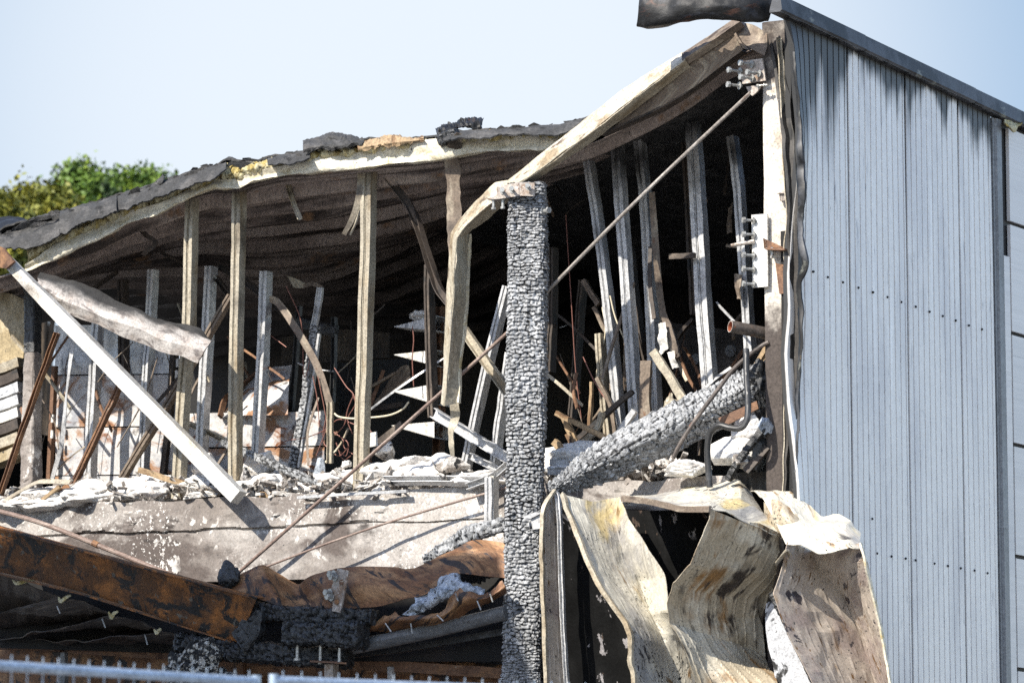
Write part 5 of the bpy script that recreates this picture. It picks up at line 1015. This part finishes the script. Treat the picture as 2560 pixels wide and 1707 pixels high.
for (x0, y0, x1, y1) in ((1215, 1050, 1258, 1112), (1402, 1050, 1414, 1128), (1595, 990, 1642, 1034), (1730, 830, 1750, 888), (1890, 885, 1918, 952), (1985, 835, 2005, 895)):
    mk('nail', tube(FZ(10, [(x0, y0), (x1, y1)], -.44), .006, 6), 'bolt', ts)
one('wool_batt', sheet(np.array([FZ(10, r) for r in ([(1480, 870, -.2), (1600, 770, -.2), (1720, 695, -.2), (1820, 760, -.2), (1950, 800, -.22)], [(1420, 930, -.32), (1580, 860, -.36), (1720, 780, -.36), (1830, 800, -.34), (1930, 850, -.3)], [(1340, 985, -.28), (1460, 980, -.3), (1600, 900, -.3), (1760, 820, -.3), (1880, 860, -.28)])]), 60, 30, .02, (.04, 13), None, 'cc', 12), 'wool', 'torn blue-white mineral wool batt lying in the torn rusty sheet', 'insulation')
one('curved_duct', tube(FZ(10, [(560, 1250, -.2), (900, 1235, -.2), (1150, 1190, -.2), (1450, 1130, -.2), (1750, 1060, -.2), (2110, 970, -.2)]), .058, 16, res=40), 'trim', 'grey curved pipe sweeping up right towards the charred post foot', 'pipe')
one('dark_rail', sweep(cat(FZ(10, [(900, 1290, .0), (1400, 1230, .0), (2110, 1110, 0)]), 20), rect(.05, .05)), 'blackpipe', 'black rail just beneath the grey curved pipe', 'rail')
# lower band: rusted window rails
for (k, pts, off, w, m, lab) in ((10, [(880, 1345), (1480, 1378), (2110, 1420)], .25, 78, 'rust', 'pale rusty rail at the bottom between base post and charred post'), (10, [(200, 1390), (800, 1410)], .25, 60, 'rust', 'rusty rail at the bottom left of the base post'),
                            (9, [(-60, 1270), (480, 1290)], .3, 80, 'rust', 'mottled grey rusty rail at the lower left edge'), (9, [(560, 1290), (1000, 1320), (1460, 1345)], .2, 100, 'rust', 'rusted panel rail under the crumpled black sheets'),
                            (10, [(1260, 1370), (1262, 1600)], .22, 44, 'galv', 'grey upright divider below the pale rusty rail'), (9, [(500, 1330), (495, 1600)], .25, 48, 'trim', 'dim grey upright behind the fence at lower left'),
                            (10, [(160, 1330), (165, 1600)], .22, 60, 'rust', 'rusty upright left of the base post'), (9, [(1840, 1370), (1846, 1600)], .3, 60, 'rust', 'brown upright just right of the speckled lump'),
                            (10, [(1300, 1270), (2100, 1330)], .4, 50, 'chardark', 'charred rail above the pale rusty rail by the post')):
    bar(k, pts, off, w, m, lab, prof='r', d=.05, nm='window_rail', catg='rail')
lb = thing('lower_panel', F((900, 1800), .4), 'dark rust-stained panelling at the very bottom behind the fence', 'wall')
mk('panel', sheet(np.array([[F((x, y), .42) for x in (-100, 300, 700, 1260)] for y in (1600, 1750, 2100)]), 20, 10, .03, (.01, 2)), 'rustsheet', lb)
one('speckled_lump', join(lump(F(px(9, 1560, 1440), -.45), .17, .12, .2, 14, .35, 2.6, n=40), lump(F(px(9, 1400, 1490), -.45), .1, .1, .1, 15, .35, 2.6, n=30), lump(F(px(9, 1530, 1640), -.45), .3, .2, .3, 16, .35, 2.6, n=30)), mat('speckled_char', gy(.02), [(lin(190, 186, 176), 22, .5, .56), (lin(120, 112, 100), 40, .55, .62)], .9, bump=(40, .8, .02), coord='O'), 'speckled grey-white melted lump behind the fence tube', 'lump')
# crumpled black sheets at lower left
cs_ = thing('crumpled_sheet', F((200, 1600), -.15), 'crumpled soot-black roof sheets under the rusted girder at left', 'sheet')
for i, (r0, r1, r2) in enumerate((([(-100, 700), (200, 790), (420, 880), (560, 920)], [(-100, 850), (200, 900), (400, 960), (560, 970)], [(-100, 1000), (180, 1030), (400, 1000), (480, 940)]),
                            ([(440, 900), (640, 930), (800, 1000), (900, 1030)], [(-100, 1060), (400, 1040), (700, 1050), (880, 1060)], [(-100, 1150), (400, 1110), (640, 1090), (860, 1060)]),
                            ([(850, 1040), (1000, 1060), (1160, 1130), (1260, 1170)], [(300, 1180), (800, 1120), (1100, 1150), (1250, 1185)], [(-100, 1230), (500, 1190), (900, 1170), (1220, 1180)]),
                            ([(1200, 1170), (1300, 1180), (1400, 1220), (1490, 1270)], [(700, 1230), (1000, 1220), (1300, 1240), (1480, 1280)], [(200, 1270), (700, 1250), (1100, 1250), (1440, 1290)]))):
    mk('fold', sheet(np.array([FZ(9, r0, -.3), FZ(9, r1, -.22), FZ(9, r2, .2)]), 50, 24, .006, (.012, 7), None, 'lc', 20 + i, ridge=.05), 'dark', cs_, smooth=12)
mk('fold', sheet(np.array([FZ(9, r, .14) for r in ([(-160, 620), (800, 850), (1600, 1040), (2000, 1010), (2860, 1000)], [(-160, 1100), (800, 1150), (1600, 1150), (2200, 1150), (2860, 1150)], [(-160, 1290), (800, 1320), (1600, 1340), (2200, 1330), (2860, 1330)])]), 40, 16, .01, (.03, 5), None, 'cc', 31), 'soot_in', cs_)  # plain black backing added to darken the gaps below the girder
for i, pts in enumerate(([(95, 770), (130, 795), (200, 780), (270, 770)], [(450, 900), (470, 935), (510, 905), (548, 888)], [(838, 1015), (862, 1062), (880, 1030), (915, 1012)], [(1190, 1150), (1212, 1180), (1228, 1160), (1245, 1145)])):
    one('yellow_tag', sweep(cat(FZ(9, pts, -.33), 14), rect(.035, .004), scale=[.3, 1, .9, .4], twist=[0, .4, -.4], n=nz(-V_ + R_ * .4)), 'foam', ('uppermost', 'second', 'third', 'lowest')[i] + ' pale twisted tab along the edge of the crumpled black sheets', 'tab', 'pale tabs on the crumpled sheets')
for (x0, y0, x1, y1, lab) in ((440, 970, 465, 1030, 'upper'), (790, 1070, 815, 1140, 'middle'), (1120, 1190, 1140, 1270, 'lower')):
    one('nail', tube(FZ(9, [(x0, y0), (x1, y1)], -.3), .006, 6), 'bolt', lab + ' long nail sticking out below the crumpled black sheets', 'nail', 'nails under the crumpled sheets')

# =================================================================== torn cladding hanging at lower right
def corr(amp=.006, per=.075, ph=0):
    def f(u, v, uu, vv):
        t = ((u + ph) / per) % 1.0
        return -amp * np.clip((.5 - np.abs(t - .5)) * 9 - 3.6, 0, 1)
    return f
fa = thing('folded_cladding', F((1370, 1560), -.5), 'narrow folded cladding piece standing on edge right of the charred post', 'cladding')
mk('face', sheet(np.array([FZ(11, r) for r in ([(388, 215, -.42), (395, 222, -.38), (400, 235, -.34)], [(318, 345, -.52), (360, 310, -.44), (400, 300, -.36)], [(306, 600, -.55), (362, 590, -.46), (418, 580, -.38)], [(318, 1000, -.56), (375, 1000, -.47), (428, 1000, -.4)], [(330, 1300, -.57), (390, 1300, -.48), (442, 1300, -.4)], [(345, 1700, -.58), (410, 1700, -.48), (480, 1700, -.4)], [(360, 2500, -.58), (430, 2500, -.48), (510, 2500, -.4)])]), 24, 60, .006, (.006, 4), corr(.006, .05), 'cl', 3), 'cladc', fa)
mk('edge_fold', sweep(cat(FZ(11, [(385, 210, -.42), (312, 335, -.54), (296, 500, -.57), (296, 800, -.58), (308, 1100, -.59), (322, 1500, -.6), (345, 2400, -.6)]), 60), rect(.03, .02), jitter=.006), 'cream', fa)
mk('edge_fold', sweep(cat(FZ(11, [(395, 225, -.40), (412, 300, -.42), (425, 560, -.43), (436, 900, -.43), (446, 1200, -.44), (470, 1568, -.44), (520, 2400, -.44)]), 60), cprof(.035, .03, .005), jitter=.004), 'galv', fa)
one('black_board', sheet(np.array([FZ(11, r) for r in ([(420, 235, -.2), (560, 330, -.1), (900, 350, 0), (1500, 360, .05)], [(430, 800, -.25), (640, 800, -.15), (950, 800, -.05), (1400, 700, 0)], [(470, 1568, -.25), (700, 1568, -.15), (1000, 1568, -.05), (1500, 1500, 0)], [(500, 2400, -.25), (700, 2400, -.15), (1000, 2400, -.05), (1500, 2400, 0)])]), 30, 50, .02, (.02, 3), None, 'cc', 8), 'boardblk', 'flaking soot-black board behind the torn cladding beside the post', 'board')
fbk = thing('torn_cladding', F((1600, 1500), -.6), 'leftmost torn cladding sheet, a long grey-cream strip twisting down right', 'cladding')
B_ = [
    [(445, 245, -.62), (540, 275, -.50), (640, 290, -.40), (740, 275, -.30), (840, 258, -.3)],
    [(500, 380, -.76), (600, 400, -.60), (720, 425, -.42), (800, 425, -.30), (900, 400, -.40)],
    [(600, 620, -.88), (690, 640, -.70), (790, 645, -.50), (862, 650, -.34), (1012, 570, -.48)],
    [(700, 850, -.94), (790, 860, -.72), (890, 870, -.50), (975, 850, -.32), (1150, 800, -.56)],
    [(840, 1070, -.96), (930, 1090, -.76), (1000, 1090, -.58), (1060, 1080, -.40), (1190, 1060, -.60)],
    [(925, 1230, -.96), (1000, 1260, -.78), (1080, 1280, -.60), (1160, 1290, -.42), (1290, 1250, -.30)],
    [(925, 1420, -.94), (1010, 1450, -.76), (1110, 1470, -.58), (1230, 1460, -.38), (1378, 1420, -.18)],
    [(960, 1600, -.92), (1040, 1620, -.74), (1130, 1640, -.58), (1240, 1640, -.40), (1370, 1600, -.24)],
    [(1000, 2400, -.90), (1100, 2400, -.74), (1200, 2400, -.58), (1300, 2400, -.44), (1380, 2400, -.3)]]
mk('face', sheet(np.array([FZ(11, r) for r in B_]), 61, 120, .006, (.004, 9), corr(.004, .06), 'll', 6, ridge=.030), 'clada', fbk, smooth=9)
mk('edge_fold', sweep(cat(FZ(11, [(440, 240, -.64), (482, 370, -.79), (584, 620, -.91), (690, 860, -.97), (832, 1075, -.99), (916, 1230, -.99), (916, 1420, -.97), (950, 1600, -.95), (990, 2400, -.93)]), 70), rect(.034, .03), jitter=.006), 'cream', fbk)
fc = thing('torn_cladding', F((1780, 1500), -.7), 'middle torn cladding sheet, brown scorched, folded over at the top and drooping', 'cladding')
mk('top_fold', sheet(np.array([FZ(11, r) for r in (
    [(1000, 258, .0), (1250, 220, .05), (1480, 170, .1), (1680, 145, .15), (1760, 220, .2)],
    [(930, 270, -.25), (1200, 250, -.25), (1450, 240, -.25), (1700, 260, -.2), (1850, 330, -.05)],
    [(870, 268, -.55), (1150, 305, -.7), (1478, 345, -.92), (1700, 425, -.62), (1975, 505, -.28)])]), 60, 30, .006, (.008, 5), None, 'll', 9, ridge=.05), 'clada', fc, smooth=9)
mk('edge_fold', sweep(cat(FZ(11, [(858, 268, -.56), (1000, 285, -.62), (1150, 312, -.72), (1300, 345, -.82), (1478, 345, -.94)]), 40), rect(.045, .02), jitter=.006), 'brown', fc)
C_ = [
    [(1482, 345, -.92), (1600, 390, -.75), (1700, 430, -.60), (1820, 440, -.45), (1975, 508, -.26)],
    [(1430, 530, -.90), (1560, 560, -.70), (1700, 580, -.52), (1840, 600, -.36), (1985, 640, -.14)],
    [(1350, 740, -.90), (1500, 760, -.66), (1680, 780, -.42), (1830, 800, -.24), (1955, 790, -.08)],
    [(1225, 870, -.92), (1400, 930, -.62), (1600, 960, -.34), (1780, 960, -.14), (1910, 930, -.02)],
    [(1188, 1010, -.86), (1380, 1080, -.58), (1560, 1110, -.32), (1720, 1110, -.12), (1850, 1100, .02)],
    [(1205, 1140, -.78), (1380, 1200, -.52), (1560, 1262, -.28), (1720, 1310, -.08), (1872, 1370, .06)],
    [(1240, 1200, -.76), (1400, 1260, -.5), (1568, 1278, -.28), (1726, 1325, -.10), (1876, 1385, .04)],
    [(1385, 1580, -.60), (1500, 1590, -.50), (1640, 1590, -.45), (1800, 1590, -.38), (1955, 1580, -.30)],
    [(1400, 2400, -.80), (1520, 2400, -.76), (1660, 2400, -.72), (1820, 2400, -.68), (2000, 2400, -.62)]]
mk('face', sheet(np.array([FZ(11, r) for r in C_]), 90, 140, .006, (.004, 9), corr(.010, .09), 'll', 12, ridge=.034), 'cladb', fc, smooth=9)
mk('edge_fold', sweep(cat(FZ(11, [(1985, 540, -.26), (1978, 680, -.14), (1945, 850, -.06), (1885, 1000, .0), (1850, 1120, .03)]), 30), rect(.02, .03), jitter=.008), 'dark', fc)
fd = thing('torn_cladding', F((2100, 1500), -.5), 'rightmost torn cladding sheet, tan with a crumpled bright top, against the ribbed wall', 'cladding')
mk('top_fold', sheet(np.array([FZ(12, r) for r in (
    [(75, 222, .05), (220, 225, .05), (355, 238, .04), (470, 310, .02), (580, 398, .0), (700, 390, -.0), (770, 440, 0), (828, 512, 0)],
    [(160, 262, -.2), (280, 275, -.2), (380, 330, -.2), (450, 420, -.2), (520, 470, -.22), (640, 470, -.25), (740, 480, -.22), (840, 540, -.15)],
    [(320, 590, -.40), (370, 600, -.42), (410, 605, -.44), (470, 625, -.46), (560, 650, -.46), (680, 628, -.46), (770, 600, -.46), (852, 592, -.45)])]), 70, 26, .006, (.008, 7), None, 'll', 14, ridge=.06), 'clada', fd, smooth=9)
D_ = [
    [(330, 575, -.40), (420, 600, -.26), (500, 640, -.10), (680, 615, -.30), (850, 580, -.42)],
    [(300, 720, -.46), (410, 720, -.28), (550, 760, -.02), (720, 720, -.24), (882, 720, -.42)],
    [(230, 940, -.58), (440, 930, -.26), (720, 940, .12), (830, 930, -.08), (932, 940, -.28)],
    [(340, 1220, -.54), (560, 1220, -.20), (845, 1225, .18), (920, 1225, .02), (998, 1230, -.14)],
    [(520, 1590, -.46), (720, 1590, -.12), (955, 1590, .22), (1005, 1590, .08), (1056, 1580, -.06)],
    [(620, 2400, -.46), (800, 2400, -.12), (1040, 2400, .24), (1090, 2400, .12), (1140, 2400, -.04)]]
mk('face', sheet(np.array([FZ(12, r) for r in D_]), 81, 100, .006, (.004, 9), corr(.006, .085), 'll', 16, ridge=.026), 'cladc', fd, smooth=9)
mk('curl', sheet(np.array([FZ(12, r) for r in ([(160, 290, -.12), (230, 280, -.18), (300, 300, -.2), (400, 380, -.2)], [(170, 400, -.16), (250, 400, -.26), (340, 400, -.28), (435, 450, -.22)], [(250, 520, -.18), (300, 540, -.26), (380, 540, -.28), (455, 520, -.22)])]), 24, 20, .006, (.02, 6), None, 'cc', 17), 'cladb', fd)
mk('edge_fold', sweep(cat(FZ(12, [(850, 582, -.43), (884, 720, -.43), (934, 940, -.29), (1000, 1230, -.15), (1058, 1580, -.07), (1142, 2400, -.05)]), 40), rect(.016, .03), jitter=.005), 'fascia', fd)
one('rolled_scrap', sheet(np.array([FZ(12, r) for r in ([(260, 750, -.42), (300, 700, -.44), (340, 650, -.44), (360, 680, -.4)], [(250, 720, -.52), (290, 670, -.54), (330, 630, -.52), (355, 660, -.46)], [(270, 690, -.46), (300, 650, -.46), (330, 640, -.44), (350, 690, -.4)])]), 20, 16, .006, (.01, 6)), 'cream', 'small rolled metal scrap between the middle and rightmost torn sheets', 'scrap')
one('white_board', sheet(np.array([FZ(12, r, -.25) for r in ([(190, 1010), (225, 990), (250, 1000)], [(185, 1100), (260, 1130), (335, 1215)], [(200, 1300), (300, 1400), (420, 1400)], [(250, 1590), (400, 1590), (540, 1590)], [(260, 2400), (460, 2400), (640, 2400)])]), 20, 40, .02, (.012, 3), None, 'cc', 2), mat('peeling_white_board', lin(188, 190, 194), [(gy(.02), (2.2, 2.2, 1), .5, .54), (gy(.1), 24, .62, .68)], .8), 'white peeling board with black burns between the two right torn sheets', 'board')
one('burnt_batten', charbeam(FZ(12, [(225, 930, -.36), (330, 1140, -.34), (430, 1350, -.34), (540, 1600, -.34), (700, 2000, -.34)]), .05, .05, cs=.04, amp=.006, seed=60), 'chardark', 'thin burnt batten along the left edge of the rightmost torn sheet', 'timber')

# =================================================================== unseen block added out of frame at left to shade the lower storey
K = F((1250, 1385), -.12) + SUN * 9.0
nb = thing('added_shade_block', K * [1, 1, 0] - R_ * 3 - V_ * 3, 'unseen flat-roofed grey block with windows, added off the left edge for its shade', 'building')
def nbox(r0, r1, v0, v1, z0, z1): return box(K * [1, 1, 0] - R_ * (r0 + r1) / 2 - V_ * (v0 + v1) / 2 + UP * (z0 + z1) / 2, R_ * (r1 - r0) / 2, V_ * (v1 - v0) / 2, UP * (z1 - z0) / 2)
mk('walls', nbox(.1, 9, .1, 6, 0, K[2] - .3), 'flatpanel', nb)
mk('roof', nbox(0, 9.2, 0, 6.2, K[2] - .298, K[2]), 'trim', nb)
for i in range(4):
    for z in (1.5, 5.0): mk('window', nbox(.094, .099, .7 + i * 1.35, 1.6 + i * 1.35, z, z + 1.4), 'blackpipe', nb)
# =================================================================== temporary site fence in front
def fence(pa, pb, dist, nw, label, group, endposts):
    A, B = D(pa, dist[0]), D(pb, dist[1])
    f = thing('site_fence', (A + B) / 2 * np.array([1, 1, 0]), label, 'fence', group)
    H = A[2]
    mk('top_tube', tube([A, B], .021, 16), 'fence', f)
    lo = np.array([0, 0, .15]); A0, B0 = A * [1, 1, 0] + lo, B * [1, 1, 0] + lo
    mk('bottom_tube', tube([A0, B0], .021, 12), 'fence', f)
    for P in endposts:
        q = A + (B - A) * P; mk('end_tube', tube([q * [1, 1, 0] + UP * .02, q + UP * .028], .021, 16), 'fence', f)
    w = None
    for i in range(nw):
        t = (i + .5) / nw; q = A + (B - A) * t
        if w is None: w = mk('wire', tube([q * [1, 1, 0] + lo, q + UP * .045], .0022, 6), 'fence', f, loc=q * [1, 1, 0])
        else: dup(w, Vector(q * [1, 1, 0]) - wloc(f), f)
    hw = [join(*[tube([A * [1, 1, 0] + UP * z, B * [1, 1, 0] + UP * z], .002, 6) for z in np.arange(.4, H - .1, .25)])]
    mk('cross_wire', hw[0], 'fence', f)
    return f
fence((-1000, 1600), (640, 1703), (14.7, 17.4), 40, 'left galvanised site fence panel with slender upright wires', 'galvanised site fence panels', (0, 1))
fence((684, 1700), (2350, 1764), (17.4, 19.7), 40, 'right galvanised site fence panel just showing at the bottom centre', 'galvanised site fence panels', (0, 1))

# =================================================================== trees behind
def tree(pxc, dist, h_px, w_px, m, label, seed, nleaf=9000, lobes=9):
    r = np.random.default_rng(seed); c = D(pxc, dist); k = dist / FPX
    w, h = w_px * k, h_px * k
    t = thing('broadleaf_tree', np.array([c[0], c[1], 0]), label, 'tree', 'trees behind the roof')
    base = np.array([c[0], c[1], 0.]); top = c.copy()
    tr = [sweep(cat(np.array([base, base + UP * c[2] * .5 + [.2, .1, 0], top]), 12), circ(.28, 10), n=-V_, scale=[1, .8, .2])]
    L = []
    for i in range(lobes):
        a = r.uniform(0, 6.28); e = r.uniform(-.6, 1.0); q = r.uniform(.35, .8)
        lc = c + np.array([math.cos(a) * w * .5 * q, math.sin(a) * w * .5 * q, e * h * .5 * .8])
        L.append((lc, r.uniform(.15, .27) * min(w, h)))
        s = base + UP * c[2] * r.uniform(.5, .9)
        tr.append(sweep(cat(np.array([s, (s + lc) / 2 + UP * .3, lc]), 8), circ(.09, 6), n=nz(np.array([.3, .9, .2])), scale=[1, .6, .2]))
    mk('trunk', join(*tr), 'bark', t)
    ctr = []
    for lc, rad in L:                                   # leafy sprays clustered on each lobe
        ns = int(42 + 40 * rad)
        for _ in range(ns):
            d = nz(r.normal(size=3)); ctr.append((lc + d * rad * r.uniform(.35, .98) * np.array([1, 1, .85]), d))
    per = max(6, nleaf // len(ctr)); V, fs = [], []
    for p, d in ctr:
        o = p + r.normal(size=(per, 3)) * .16
        for q in o:
            n = nz(r.normal(size=3) * .7 + d * .5 + UP * .5); a = nz(np.cross(n, r.normal(size=3))); b = np.cross(n, a); sz = r.uniform(.045, .095)
            j = len(V); V += [q - a * sz, q + b * sz * .55, q + a * sz, q - b * sz * .55]; fs.append((j, j + 1, j + 2, j + 3))
    V = np.array(V); mk('crown', (V, fs, V[:, :2]), m, t, smooth=0)
tree((250, 545), 85, 215, 240, 'leaf_a', 'tallest bright green tree rising behind the left roof slope', 1, 60000, 30)
tree((392, 505), 90, 110, 105, 'leaf_a', 'small light green tree right of the tallest one, thin crown', 2, 11000, 12)
tree((105, 585), 78, 190, 140, 'leaf_b', 'olive tree between the tallest tree and the left edge', 3, 30000, 20)
tree((5, 605), 72, 190, 150, 'leaf_b', 'yellowish olive tree cut by the left edge', 4, 28000, 20)
